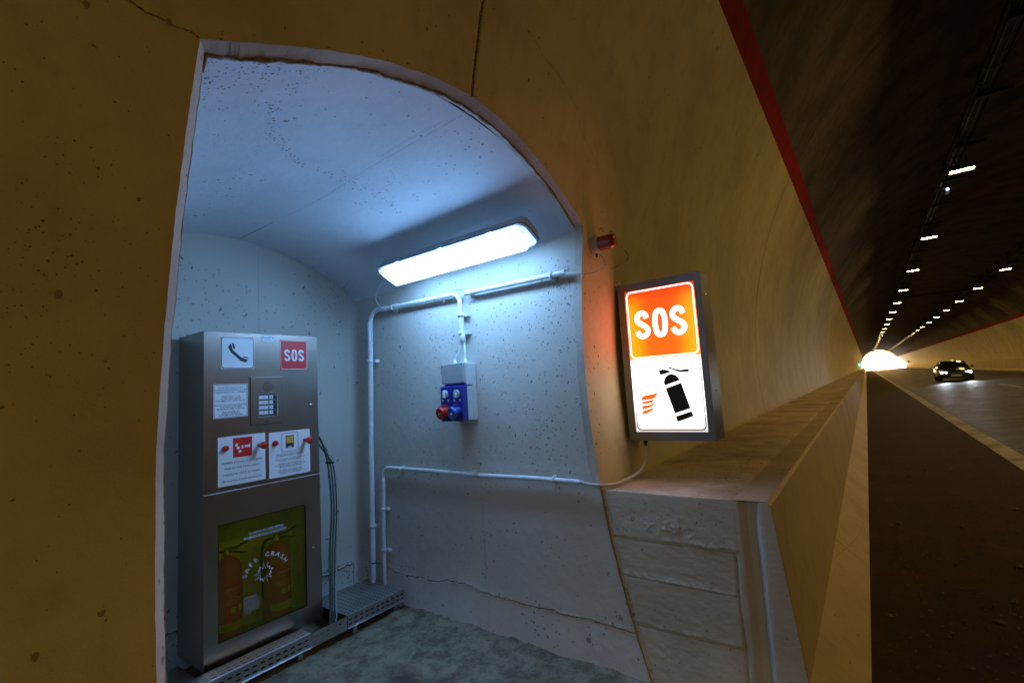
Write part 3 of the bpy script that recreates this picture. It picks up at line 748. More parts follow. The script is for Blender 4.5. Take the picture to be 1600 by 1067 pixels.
for q_, (zb_, sd_) in enumerate(((-.862, 102), (-1.07, 103), (-1.322, 104))):
    xs_ = np.linspace(-1.20, -.62, 14); zs_ = zb_+.006*fbm(xs_*3, xs_*0, sd_)-.014
    crack([(float(a), float(b)) for a, b in zip(xs_, zs_)], .0016, 471+q_*3, M['crack2'], TE, barrier)
crack([(-.617, -.90), (-.622, -1.1), (-.612, -1.3), (-.620, -1.60)], .002, 481, M['crack'], TE, barrier, k=20)
mbp = MB()
for k in range(120): pit(mbp, rs1.uniform(-1.2, -.65), rs1.choice((rs1.uniform(-.84, -.65), rs1.uniform(-1.6, -.65))), .001+abs(rs1.gauss(0, .0018)), TE, 1.4)
for k in range(90): z = rs1.uniform(-1.6, -.64); pit(mbp, wx(z)+abs(rs1.gauss(0, .006))+.004, z, .0010+abs(rs1.gauss(0, .0022)), TE, 1.5, 1.2)
o = mbp.build('air_pits', M_PIT, barrier); o['kind'] = 'stuff'
mb = MB(); P = np.zeros((2, 40, 3))
for i in range(40):
    z = -1.66+(ZT+1.65)*i/39; P[0, i] = (wx(z)-.03, 2.6005, z); P[1, i] = (wx(z)+.05, 2.612, z)
MB().grid(P, True, False).build('joint_filler', M['endface'], barrier)
# recess-side closing piece under the ledge edge
b2_ = thing('concrete_barrier', 'cream painted concrete barrier stub on the near side of the recess', 'barrier', (-.4, -5, -1.62))
mb = MB(); prl = [(-1.4, ZT), (-.455, ZT), (-.438, ZT-.014), (-.36, -1.42), (-.13, -1.625), (-1.4, -1.625)]
mb.add([(x, -120, z) for x, z in prl]+[(x, -.9, z) for x, z in prl], [tuple(range(6))[::-1], tuple(range(6, 12))]+[(i, (i+1) % 6, 6+(i+1) % 6, 6+i) for i in range(6)])
mb.build('barrier_segment', M['barrier'], b2_)
rb = thing('concrete_barrier', 'low cream concrete wall along the foot of the far side of the road', 'barrier', (9.8, 3, -1.05))
for y in range(-120, 238, 10):
    MB().add([(x, yy, z) for yy in (y+.01, y+9.99) for x, z in ((10.5, -.14), (9.95, -.14), (9.85, -.9), (9.65, -1.1), (10.5, -1.1))],
             [(0, 1, 6, 5), (1, 2, 7, 6), (2, 3, 8, 7), (0, 5, 9, 4), (0, 4, 3, 2, 1), (5, 6, 7, 8, 9)]).build('barrier_segment', M['barrier'], rb)

# ------------------------------------------------------------------ SOS cabinet
X0 = -3.22
YC0, YC1, ZB, ZM, ZCT = 1.236, 1.984, -1.50, -.512, .462
cab = thing('emergency_cabinet', 'tall brushed steel emergency cabinet with phone and SOS signs and a green tinted window', 'cabinet', (-3.4, 1.6, -1.5))
TX = lambda y, z, h=0: (X0+h, y, z)
XBK = -3.60
mb = MB()   # hollow carcass
tk = .004
mb.box((XBK, YC0, ZB), (X0-.02, YC0+tk, ZCT)); mb.box((XBK, YC1-tk, ZB), (X0-.02, YC1, ZCT))
mb.box((XBK, YC0+tk, ZCT-tk), (X0-.02, YC1-tk, ZCT)); mb.box((XBK, YC0+tk, ZB), (X0-.02, YC1-tk, ZB+tk))
mb.build('body', M['steel'], cab)
mb = MB(); mb.box((XBK+.001, YC0+tk, ZB+tk), (XBK+.005, YC1-tk, ZCT-tk)); mb.box((XBK+.006, YC0+tk+.001, ZM-.03), (X0-.03, YC1-tk-.001, ZM-.02))
mb.box((XBK+.006, YC0+tk+.001, ZB+tk+.001), (X0-.03, YC0+tk+.004, ZM-.032)); mb.box((XBK+.006, YC1-tk-.004, ZB+tk+.001), (X0-.03, YC1-tk-.001, ZM-.032))
mb.build('inner_shelf', M['interior'], cab)
ud = MB().box((X0-.020, YC0, ZM+.003), (X0, YC1, ZCT), .002).build('upper_door', M['steel'], cab)
# lower door with window opening
GY0, GY1, GZ0, GZ1 = 1.313, 1.874, -1.380, -.705
mb = MB(); a, b = X0-.020, X0
mb.box((a, YC0, GZ1), (b, YC1, ZM-.003)); mb.box((a, YC0, ZB), (b, YC1, GZ0)); mb.box((a, YC0, GZ0), (b, GY0, GZ1)); mb.box((a, GY1, GZ0), (b, YC1, GZ1))
ld = mb.build('lower_door', M['steel'], cab)
MB().box((X0-.012, GY0-.003, GZ0-.003), (X0-.009, GY1+.003, GZ1+.003)).build('window_pane', M['greenglass'], cab)
mb = MB(); rim(mb, rrect(GY0, GZ0, GY1, GZ1, .002, 1), rrect(GY0+.006, GZ0+.006, GY1-.006, GZ1-.006, .002, 1), TX, -.0085, -.004); mb.build('window_gasket', M['black'], cab)
mb = MB(); mb.box((X0-.018, YC0+.001, ZM-.0065), (X0+.0022, YC1-.001, ZM-.0028)); mb.build('door_highlight_edge', M['pvc'], cab)  # pale strip painted as the highlight along the lower door's top edge
MB().box((XBK+.01, YC0-.004, ZCT), (X0-.001, YC1+.002, ZCT+.003)).build('top_edge', M['steel'], cab)
for (y, z) in ((1.926, -.028), (1.925, -1.013)):
    lk = MB().lathe((X0, y, z), (1, 0, 0), [(.0, .0), (.014, 0), (.014, .004), (.009, .007), (.0, .007)], 20).build('lock', M['chrome'], cab)
    MB().lathe((X0+.0072, y, z), (1, 0, 0), [(0.004, 0), (.004, .001), (0, .001)], 10).build('key_slot', M['black'], lk)
def plate(name, y0, z0, y1, z1, mat, h=.0015, r=0, parent=cab, base=0.0005):
    mb = MB(); pts = rrect(y0, z0, y1, z1, r) if r else [(y0, z0), (y1, z0), (y1, z1), (y0, z1)]
    mb.poly(pts, TX, base, base+h); return mb.build(name, mat, parent)
# phone sign
p = plate('phone_sign', 1.332, .233, 1.533, .437, M['white'])
mb = MB(); rim(mb, rrect(1.334, .235, 1.531, .435, .017), rrect(1.338, .239, 1.527, .431, .014), TX, .002, .0024)
mb.build('sign_border', M['ink'], p)
mb = MB()
PH1 = [(1.373, .371), (1.387, .393), (1.392, .391), (1.401, .355), (1.413, .343), (1.452, .307), (1.493, .291), (1.481, .274), (1.451, .283), (1.391, .337)]
PH2 = [(1.396, .397), (1.407, .397), (1.416, .368), (1.409, .358), (1.403, .366)]
PH3 = [(1.462, .311), (1.468, .314), (1.483, .311), (1.497, .302), (1.496, .297)]
for q in (PH1, PH2, PH3): mb.poly(q[::-1], TX, .002, .0025)
mb.build('handset_symbol', M['ink'], p)
# SOS plate
p = plate('sos_plate', 1.708, .227, 1.907, .433, M['labelred'])
mb = MB(); rim(mb, rrect(1.710, .229, 1.905, .431, .017), rrect(1.713, .232, 1.902, .428, .014), TX, .002, .0024); mb.build('sign_border', M['white'], p)
mb = MB(); sos(mb, 1.738, .286, .080, .040, .011, TX, .002, .0026); mb.build('lettering', M['white'], p)
# small name plate
p = plate('name_plate', 1.586, .414, 1.670, .456, M['white'], base=.001)
mb = MB(); text(mb, 'TunnelTor', 1.628, .436, .018, TX, .0032, off=.01); text(mb, 'impianti di sicurezza', 1.628, .423, .0065, TX, .0032); mb.build('lettering', M['blue2'], p)
# notice in four languages
p = plate('notice', 1.288, -.070, 1.490, .138, M['white'])
mb = MB(); rim(mb, rrect(1.292, -.066, 1.486, .134, .002, 1), rrect(1.294, -.064, 1.484, .132, .002, 1), TX, .002, .0023)
NOT = [('LUOGO NON SICURO IN CASO', .113), ('DI INCENDIO E/O IN PRESENZA DI FUMO', .099), ('ABBANDONARE DOPO LA CHIAMATA', .085),
       ('UNSAFE PLACE IN CASE', .058), ('OF FIRE AND/OR SMOKE', .045), ('LEAVE IMMEDIATELY AFTER THE CALL', .032),
       ('ENDROIT PAS SUR EN CAS D\'INCENDIE', .006), ('ET EN PRESENCE DE FUMEE', -.006), ('ABANDONNER APRES VOTRE APPEL', -.018),
       ('NICHT SICHERER ORT', -.036), ('BEI FEUER UND RAUCH', -.046), ('NACH DEM ANRUF VERLASSEN', -.056)]
for s_, z in NOT: text(mb, s_, 1.389, z-.002, .0125, TX, .0023, xs=.82, off=.008)
mb.build('lettering', M['ink'], p)
# intercom
plate('intercom_shade_rim', 1.5065, -.1325, 1.7165, .1815, M['black'], .0012)  # black plate painted in as the shadow gap round the intercom
ic = MB().box((X0+.0004, 1.509, -.130), (X0+.006, 1.714, .179), .001).build('intercom', M['steel'], cab)
mb = MB()
for rr, nn in ((0, 1), (.008, 6), (.016, 12), (.024, 18), (.031, 20)):
    for i in range(nn):
        a = 2*PI*i/nn+rr*40; mb.lathe((X0+.0062, 1.617+rr*math.cos(a), .113+rr*math.sin(a)), (1, 0, 0), [(.0026, 0), (.0026, .0003), (0, .0003)], 6)
mb.build('speaker_holes', M['black'], ic)
MB().poly(rrect(1.552, -.084, 1.682, .071, .006), TX, .0061, .0072).build('button_field', M['cable_dark'], ic)
mb = MB(); rim(mb, rrect(1.552, -.084, 1.682, .071, .006), rrect(1.555, -.081, 1.679, .068, .005), TX, .0072, .009); mb.build('field_frame', M['boxgrey'], ic)
mbc = MB(); mbt = MB()
for i in range(4):
    z = .044-i*.0333
    mbc.box((X0+.0073, 1.560, z-.011), (X0+.0085, 1.618, z+.011)); mbc.box((X0+.0073, 1.628, z-.011), (X0+.0085, 1.650, z+.011))
    for ii, s_ in enumerate([('SOS', 'POLIZIA'), ('SOCCORSO', 'MECCANICO'), ('SOCCORSO', 'SANITARIO'), ('VIGILI', 'DEL FUOCO')][i]):
        text(mbt, s_, 1.589, z+.001-ii*.009, .0085, TX, .0088, xs=.9)
    q = [(1.634, z-.006), (1.644, z-.003), (1.644, z+.005), (1.640, z+.002)] if i else [(1.634, z-.005), (1.644, z-.005), (1.644, z+.004), (1.637, z+.005)]
    mbt.poly(q, TX, .0086, .0089)
    MB().lathe((X0+.0073, 1.666, z), (1, 0, 0), [(.010, 0), (.010, .004), (.008, .006), (0, .006)], 18).build('push_button', M['black'], ic)
mbc.build('name_cards', M['white'], ic); 
text(mbt, 'SOS', 1.612, -.120, .012, TX, .0064, off=.02); mbt.build('lettering', M['ink'], ic)
mb = MB(); rim(mb, arc((1.614, -.098), .005, 0, 2*PI, 12)[:-1], arc((1.614, -.098), .0038, 0, 2*PI, 12)[:-1], TX, .006, .0064); mb.build('camera_ring', M['ink'], ic)
# accident panel
p = plate('accident_panel', 1.313, -.484, 1.599, -.186, M['white'])
mb = MB()
for s_, z, sz in (('PREMERE IN CASO DI INCIDENTE', -.353, .0165), ('PRESS IN CASE OF ACCIDENT', -.387, .0165), ("PRESSEZ EN CAS D' ACCIDENT", -.424, .0165), ('IM NOTFALL KNOPF DRUECKEN', -.462, .0165)):
    mb = MB(); text(mb, s_, 1.456, z, sz, TX, .0023, xs=.98, off=.008); mb.build('text_line', M['ink'], p)
plate('red_pictogram', 1.400, -.320, 1.515, -.200, M['labelred'], .0006, parent=p, base=.002)
mb = MB()
def rotbox(mb, cx, cz, w_, h_, a):
    c, s = math.cos(a), math.sin(a); mb.poly([(cx+x*c-y*s, cz+x*s+y*c) for x, y in ((-w_/2, -h_/2), (w_/2, -h_/2), (w_/2, h_/2), (-w_/2, h_/2))], TX, .0026, .003)
for cx, cz, w_, h_, a in ((1.420, -.243, .018, .012, 1.1), (1.430, -.262, .018, .018, 1.05), (1.441, -.285, .020, .014, .55),
                          (1.456, -.259, .012, .020, .1), (1.478, -.257, .018, .014, .03), (1.499, -.256, .008, .022, .03), (1.492, -.256, .008, .014, .03)):
    rotbox(mb, cx, cz, w_, h_, a)
mb.build('crash_symbol', M['white'], p)
mb = MB()
for cx, cz, w_, h_, a in ((1.434, -.232, .007, .0022, 1.9), (1.441, -.229, .008, .0022, 1.4), (1.448, -.232, .008, .0022, .9), (1.466, -.283, .007, .002, -1.2), (1.472, -.284, .007, .002, -1.8)): rotbox(mb, cx, cz, w_, h_, a)
mb.build('spark_marks', M['yellow'], p)
# dangerous goods panel
p = plate('hazard_goods_panel', 1.623, -.490, 1.912, -.192, M['white'])
mb = MB()
rim(mb, rrect(1.708, -.330, 1.826, -.205, .008), rrect(1.7105, -.3275, 1.8235, -.2075, .006), TX, .002, .0024)
mb.box((X0+.002, 1.737, -.296), (X0+.0024, 1.795, -.222))
for y in (1.745, 1.787): mb.box((X0+.0021, y-.007, -.306), (X0+.0025, y+.007, -.290))
mb.box((X0+.0021, 1.752, -.302), (X0+.0025, 1.780, -.299))
mb.build('lorry_symbol', M['ink'], p)
mb = MB()
LN = [('PREMERE PER INCIDENTE O INCENDIO', -.347), ('AUTOMEZZO CON MERCI PERICOLOSE', -.358), ('PRESS IN CASE OF ACCIDENT OR FIRE ON', -.379), ('DANGEROUS GOODS VEHICLE', -.390),
      ("PRESSEZ EN CAS D'ACCIDENT OU", -.410), ("D'INCENDIE DE VEHICULE TRANSPORT DE", -.4205), ('MARCHANDISES DANGEREUSES', -.431), ('BEI UNFALL ODER BRAND VON', -.451), ('FAHRZEUGEN MIT GEFAEHRLICHEN', -.4615), ('GUETERN KNOPF DRUECKEN', -.472)]
for s_, z in LN: text(mb, s_, 1.768, z, .0115, TX, .0023, xs=.95, off=.006)
mb.build('lettering', M['ink'], p)
plate('amber_lorry_box', 1.7425, -.274, 1.7895, -.2265, M['yellow'], .0006, parent=p, base=.0025)
for y, z, big in ((1.358, -.256, 0), (1.573, -.262, 1), (1.668, -.263, 0), (1.888, -.268, 1)):
    if big: MB().lathe((X0+.002, y-.012, z), (1, 0, 0), [(.013, 0), (.013, .05), (.0225, .052), (.0235, .062), (.019, .070), (.010, .0735), (0, .0745)], 24).build('alarm_knob', M['redpl'], cab)
    else: MB().lathe((X0+.002, y-.004, z), (1, 0, 0), [(.017, 0), (.018, .012), (.015, .022), (.008, .027), (0, .028)], 24).build('warning_lamp', M['redpl'], cab)
# window print
mb = MB(); G = -.0085
TG = lambda y, z, h=0: (X0-.0085+h, y, z)
text(mb, 'TO BREAK IN CASE OF FIRE', 1.605, -.812, .021, TG, .0003, xs=.88, off=.012); mb.build('break_notice', M['white'], cab); mb = MB(); text(mb, "ROMPERE IN CASO D'INCENDIO", 1.602, -.836, .021, TG, .0003, xs=.88, off=.012); mb.build('break_notice', M['white'], cab); mb = MB()
for i, ch in enumerate('SAFE CRASH'):
    a = rad(165-i*15.5); cx, cz = 1.602, -1.085; rr = .125
    ca, sa = math.cos(a-PI/2), math.sin(a-PI/2)
    text(mb, ch, 0, 0, .040, TG, .0003, off=.02, tf=lambda x, y: (cx+(rr+y)*math.cos(a)+x*ca, cz+(rr+y)*math.sin(a)*.9+x*sa))
bo = [(1.590+(.062 if i % 2 == 0 else .034)*(1+.2*math.sin(i*2.3))*math.cos(2*PI*i/26+.2), -1.068+(.062 if i % 2 == 0 else .034)*(1+.2*math.sin(i*2.3))*math.sin(2*PI*i/26+.2)) for i in range(26)]
bi = [(1.590+(p_[0]-1.590)*.82, -1.068+(p_[1]+1.068)*.82) for p_ in bo]
mbb = MB(); rim(mbb, bo, bi, TG, 0, .0003); mbb.build('burst_symbol', M['white'], cab)
mb.build('curved_print', M['white'], cab); mb = MB()
text(mb, 'SAFE CRASH', 1.460, -1.190, .014, TG, .0003, align='LEFT', off=.015)
for i in range(11): text(mb, ['Lastra di sicurezza in materiale', 'plastico trasparente. In caso di', 'incendio colpire la lastra al', 'centro con un oggetto rigido', 'e rimuovere i pezzi rimasti.', 'Safety plate. In case of fire', 'strike the plate in the middle', 'and take out the pieces.', 'Keep hands away from edges', 'Art. 210 x 56', 'Made in Italy'][i], 1.460, -1.205-i*.0078, .0085, TG, .0003, align='LEFT')
mb.build('window_print', M['white'], cab)

# ------------------------------------------------------------------ extinguishers behind the window
def extinguisher(x, y, z, yaw, label, big):
    t = thing('fire_extinguisher', label, 'extinguisher', (x, y, z), 'extinguishers in the cabinet')
    r0 = .088
    MB().lathe((x, y, z), (0, 0, 1), [(0, .004), (r0*.9, .0), (r0, .012), (r0, .43), (r0*.93, .47), (r0*.7, .50), (.03, .52), (.022, .525), (.022, .54), (0, .54)], 28).build('cylinder', M['extred'], t)
    z_keep = z; z = z+.08; MB().lathe((x, y, z+.452), (0, 0, 1), [(.026, 0), (.026, .02), (.018, .03), (.018, .05), (0, .05)], 16).build('valve', M['brass'], t)
    c, s = math.cos(yaw), math.sin(yaw)
    hd = MB()
    hd.tube([(x-c*.02, y-s*.02, z+.485), (x+c*.06, y+s*.06, z+.50), (x+c*.13, y+s*.13, z+.535)], .008, 8)
    hd.tube([(x-c*.02, y-s*.02, z+.478), (x+c*.06, y+s*.06, z+.47), (x+c*.12, y+s*.12, z+.462)], .007, 8)
    hd.build('squeeze_handle', M['black'], t)
    MB().tube(spline([(x-c*.02, y-s*.02, z+.475), (x-c*.07, y-s*.07+.0, z+.46), (x-c*.11+.03, y-s*.105, z+.38), (x-c*.10+.03, y-s*.10, z+.2), (x-c*.09+.03, y-s*.095, z+.09)], 6), .009, 8).build('hose', M['black'], t)
    z = z_keep
    # wrap-around label
    def lab(z0, z1, a0, a1, mat, rr=.0006):
        P = np.zeros((13, 2, 3))
        for i in range(13):
            a = a0+(a1-a0)*i/12
            for j, q in enumerate((z0, z1)): P[i, j] = (x+(r0+rr)*math.cos(a), y+(r0+rr)*math.sin(a), z+q)
        MB().grid(P, True).build('label', mat, t)
    lab(.10, .145, -1.0, .9, M['extlabel']); lab(.20, .235, -.15, .12, M['extlabel']); lab(.20, .24, .35, .6, M['extlabel'])
    mb = MB()
    for k_, (sz, zz_) in enumerate((('ESTINTORE', .335), ('A POLVERE 6 kg', .31), ('34A 233BC', .29), ('1 TOGLIERE LA SPINA', .275), ('2 IMPUGNARE LA LANCIA', .262), ('3 PREMERE LA LEVA', .249))):
        TT = lambda u_, v_, h: (x+(r0+.001)*math.cos(u_/r0), y+(r0+.001)*math.sin(u_/r0), z+v_)
        text(mb, sz, 0, zz_, .018 if k_ == 0 else .011, TT, 0, xs=.9)
    mb.build('lettering', M['extlabel'], t)
extinguisher(-3.42, 1.45, ZB+.02, rad(40), 'red fire extinguisher in the left half of the cabinet window', 1)
extinguisher(-3.42, 1.77, ZB+.02, rad(60), 'red fire extinguisher with yellow band in the right half of the cabinet window', 1)

# ------------------------------------------------------------------ perforated trays
def perf(mb, O, U, V, us, vs, holes):
    O, U, V = Vector(O), Vector(U), Vector(V)
    for i in range(len(us)-1):
        for j in range(len(vs)-1):
            if holes(i, j): continue
            mb.add([O+U*us[i]+V*vs[j], O+U*us[i+1]+V*vs[j], O+U*us[i+1]+V*vs[j+1], O+U*us[i]+V*vs[j+1]], [(0, 1, 2, 3)])
def slots(L, pitch, slot, off=.008):
    us = [0]; x = off
    while x+slot < L: us += [x, x+slot]; x += pitch
    us.append(L); return us
def tray(name, label, xf, y0, y1, zb, zt, topw):
    t = thing(name, label, 'cable tray', (xf-.1, y0, zb), 'slotted cable trays on the floor')
    L = y1-y0; us = slots(L, .046, .026); H_ = zt-zb
    mb = MB(); vs = [0, H_*.26, H_*.37, H_*.60, H_*.71, H_]
    perf(mb, (xf, y0, zb), (0, 1, 0), (0, 0, 1), us, vs, lambda i, j: i % 2 == 1 and j in (1, 3))
    mb.add([(xf-.004, y0, zb), (xf-.004, y1, zb), (xf-.004, y1, zt), (xf-.004, y0, zt)], [])
    MB().box((xf-topw+.002, y0+.002, zb+.004), (xf-.010, y1-.002, zt-.012)).build('inner_shadow_liner', M['liner'], t)  # black box put inside so the slots look shaded
    mb.add([(xf, y0, zb), (xf, y1, zb), (xf+.012, y1, zb+.004), (xf+.012, y0, zb+.004)], [(0, 1, 2, 3)])
    mb.add([(xf, y0, zb), (xf-topw, y0, zb), (xf-topw, y1, zb), (xf, y1, zb)], [(0, 1, 2, 3)])
    mb.build('side_rail', M['galv'], t)
    mb = MB(); nv = max(2, int(topw/.034)); vs = [0, .012]
    for k in range(nv): vs += [.012+k*topw/nv*.95+.012, .012+k*topw/nv*.95+.019]
    vs = sorted(set([v for v in vs if v < topw-.004]))+[topw]
    us2 = slots(L, .040, .024)
    perf(mb, (xf, y0, zt), (0, 1, 0), (-1, 0, 0), us2, vs, lambda i, j: i % 2 == 1 and j % 2 == 0 and j >= 2)
    mb.build('slotted_lid', M['galv'], t)
    MB().add([(xf+.001, y0-.001, zt+.001), (xf+.001, y1, zt+.001), (xf-.008, y1, zt+.004), (xf-.008, y0-.001, zt+.004)], [(0, 1, 2, 3)]).build('rolled_edge', M['galv'], t)
    for y in (y0+.06, y1-.08): MB().box((xf-.05, y, -1.625), (xf-.02, y+.03, zb)).build('foot', M['galv'], t)
    return t
tray('floor_cable_tray', 'slotted steel tray along the foot of the cabinet, narrow and bright on top', -3.055, 1.10, 1.80, -1.575, -1.485, .12)
tray('floor_cable_tray', 'slotted steel tray beyond the cabinet with wide perforated lid under the conduits', -3.045, 2.06, 2.56, -1.568, -1.480, .45)
t = thing('floor_cable_tray', 'open topped stretch of slotted tray where the cables drop in beside the cabinet', 'cable tray', (-3.1, 1.8, -1.57), 'slotted cable trays on the floor')
mb = MB(); us = slots(.256, .046, .026); perf(mb, (-3.05, 1.802, -1.572), (0, 1, 0), (0, 0, 1), us, [0, .027, .034, .055, .062, .088], lambda i, j: i % 2 == 1 and j in (1, 3))
mb.add([(-3.05, 1.802, -1.572), (-3.19, 1.802, -1.572), (-3.19, 2.058, -1.572), (-3.05, 2.058, -1.572)], [(0, 1, 2, 3)])
mb.build('side_rail', M['galv'], t)
fp = thing('floor_plate', 'pale metal plate with dark round grate on the floor left of the cabinet', 'plate', (-3.3, 1.0, -1.5))
MB().box((-3.55, .90, -1.56), (-3.12, 1.225, -1.545), .002).build('plate', M['galv'], fp)
MB().lathe((-3.33, 1.07, -1.544), (0, 0, 1), [(.075, 0), (.075, .002), (0, .002)], 28).build('grate', M['black'], fp)

# ------------------------------------------------------------------ conduits
def clamp(mb, p, ax, r):
    p = Vector(p); ax = Vector(ax); mb.lathe(p-ax*.011, ax, [(r*1.0, 0), (r*1.28, 0), (r*1.28, .022), (r*1.0, .022)], 14)
tall = thing('conduit', 'thick white conduit standing in the back corner from tray to elbow', 'conduit', (-3.36, 2.53, -1.48))
MB().tube([(-3.375, 2.53, -1.48), (-3.355, 2.535, -.4), (-3.322, 2.54, .52)], .0215, 16).build('pipe', M['pvc'], tall)
MB().lathe((-3.323, 2.54, .52), (0, 0, 1), [(.0235, 0), (.0245, .10), (.022, .11)], 16).build('coupling', M['pvc'], tall)
el = [(-3.318, 2.54, .62)]+[(-3.318+.11*(1-math.cos(a)), 2.54, .62+.10*math.sin(a)) for a in np.linspace(.1, PI/2, 9)]+[(-3.16, 2.54, .722)]
MB().tube(el, [.019]*len(el), 14).build('elbow', M['pvc'], tall)
for z in (.30, -1.04):
    mb = MB(); xx = float(np.interp(z, [-1.48, -.4, .52], [-3.375, -3.355, -3.322])); clamp(mb, (xx, 2.535, z), (0, 0, 1), .022); mb.box((xx+.02, 2.55, z-.012), (xx+.05, 2.592, z+.012)); mb.build('clamp', M['pvc'], tall)
MB().lathe((-3.366, 2.532, -1.33), (0, 0, 1), [(.022, 0), (.0235, .002), (.0235, .008), (.022, .010)], 16).build('cable_tie', M['black'], tall)
low = thing('conduit', 'thin white conduit climbing beside the corner then along the side wall to the sign cable', 'conduit', (-3.2, 2.56, -1.48))
pts = [(-3.265, 2.555, -1.48), (-3.262, 2.557, -1.1), (-3.245, 2.56, -.70)]
pts2 = [(-3.242+.07*(1-math.cos(a)), 2.56, -.645+.075*math.sin(a)) for a in np.linspace(0, PI/2, 8)]
MB().tube(pts, .016, 14).build('pipe', M['pvc'], low)
MB().tube([(-3.244, 2.56, -.72)]+pts2, .014, 14).build('elbow', M['pvc'], low)
MB().lathe((-3.246, 2.56, -.72), (0, 0, 1), [(.0175, 0), (.0175, .06), (.0145, .065)], 14).build('coupling', M['pvc'], low)
pl = [(-3.172, 2.562, -.570), (-2.7, 2.563, -.571), (-2.26, 2.563, -.578)]
MB().tube(pl, .0142, 14).build('pipe', M['pvc'], low); MB().tube([(-2.22, 2.563, -.578), (-1.8, 2.563, -.572), (-1.43, 2.563, -.575)], .0142, 14).build('pipe', M['pvc'], low)
MB().tube([(-2.26, 2.563, -.578), (-2.215, 2.563, -.578)], .0115, 12).build('inner_sleeve', M['boxgrey'], low)
for x in (-3.02, -2.27, -1.62): mb = MB(); clamp(mb, (x, 2.563, -.575), (1, 0, 0), .0148); mb.box((x-.011, 2.57, -.60), (x+.011, 2.592, -.55)); mb.build('clamp', M['pvc'], low)
for z in (-.90, -1.22): mb = MB(); clamp(mb, (-3.253 if z > -1 else -3.262, 2.557, z), (0, 0, 1), .0165); mb.box((-3.24, 2.565, z-.01), (-3.21, 2.592, z+.01)); mb.build('clamp', M['pvc'], low)
up = thing('conduit', 'white conduit in two lengths under the fluorescent lamp, open at the tee', 'conduit', (-2.4, 2.54, .7))
MB().tube([(-3.10, 2.545, .715), (-2.36, 2.545, .708)], .0175, 16).build('pipe', M['pvc'], up)
MB().tube([(-2.24, 2.545, .695), (-1.42, 2.545, .688)], .0175, 16).build('pipe', M['pvc'], up)
MB().lathe((-3.155, 2.545, .717), (1, 0, -.01), [(.019, 0), (.022, .004), (.022, .05), (.018, .055)], 16).build('coupling', M['pvc'], up)
for x, z in ((-3.03, .713), (-2.50, .709), (-2.20, .694), (-1.52, .688)): mb = MB(); clamp(mb, (x, 2.545, z), (1, 0, 0), .0185); mb.box((x-.012, 2.565, z-.035), (x+.012, 2.592, z+.035)); mb.build('clamp', M['pvc'], up)
dn = thing('conduit', 'short white conduit dropping from the tee to above the socket box', 'conduit', (-2.3, 2.545, .4))
MB().tube([(-2.40, 2.545, .708)]+[(-2.375+.075*math.sin(a), 2.545, .64+.07*math.cos(a)) for a in np.linspace(.2, PI/2, 6)]+[(-2.30, 2.545, .58)], .0165, 14).build('elbow', M['pvc'], dn)
MB().tube([(-2.30, 2.545, .60), (-2.287, 2.545, .365)], .018, 16).build('pipe', M['pvc'], dn)
MB().lathe((-2.288, 2.545, .345), (-.03, 0, 1), [(.016, 0), (.021, .002), (.021, .06), (.018, .064)], 16).build('coupling', M['pvc'], dn)
for z in (.545, .415): mb = MB(); clamp(mb, (-2.297, 2.545, z), (0, 0, 1), .019); mb.box((-2.35, 2.56, z-.009), (-2.245, 2.592, z+.009)); mb.build('clamp', M['pvc'], dn)
MB().tube([(-2.36, 2.525, .735), (-2.25, 2.53, .722)], .0022, 6).build('wire', M['cable_dark'], dn)
MB().tube(spline([(-2.295, 2.545, .36), (-2.315, 2.53, .29), (-2.345, 2.51, .225)], 5), .0075, 8).build('lead', M['cable_grey'], dn)
MB().tube(spline([(-2.283, 2.545, .36), (-2.262, 2.53, .30), (-2.245, 2.51, .225)], 5), .0075, 8).build('lead', M['cable_grey'], dn)

# ------------------------------------------------------------------ socket box
TY = lambda x, z, h=0: (x, 2.44-h, z)
bx = thing('socket_box', 'grey wall box with one red and one blue industrial socket on blue panels', 'socket box', (-2.3, 2.5, -.2))
MB().box((-2.412, 2.545, -.200), (-2.222, 2.592, .196), .008).build('back_shell', M['boxwhite'], bx)
MB().box((-2.412, 2.475, .044), (-2.218, 2.545, .199), .006).build('upper_housing', M['boxwhite'], bx)
MB().box((-2.407, 2.478, -.197), (-2.224, 2.545, .040), .006).build('lower_housing', M['boxwhite'], bx)
cv = MB().box((-2.421, 2.445, .060), (-2.216, 2.475, .199), .004).build('cover', M['boxgrey'], bx)
mb = MB()
for x in (-2.412, -2.225):
    for z in (.069, .190): mb.lathe((x, 2.4445, z), (0, -1, 0), [(.004, 0), (.004, .001), (0, .001)], 10)
mb.build('screws', M['black'], cv)
MB().box((-2.40, 2.455, .040), (-2.215, 2.480, .058), .002).build('shadow_rail', M['blue'], bx)
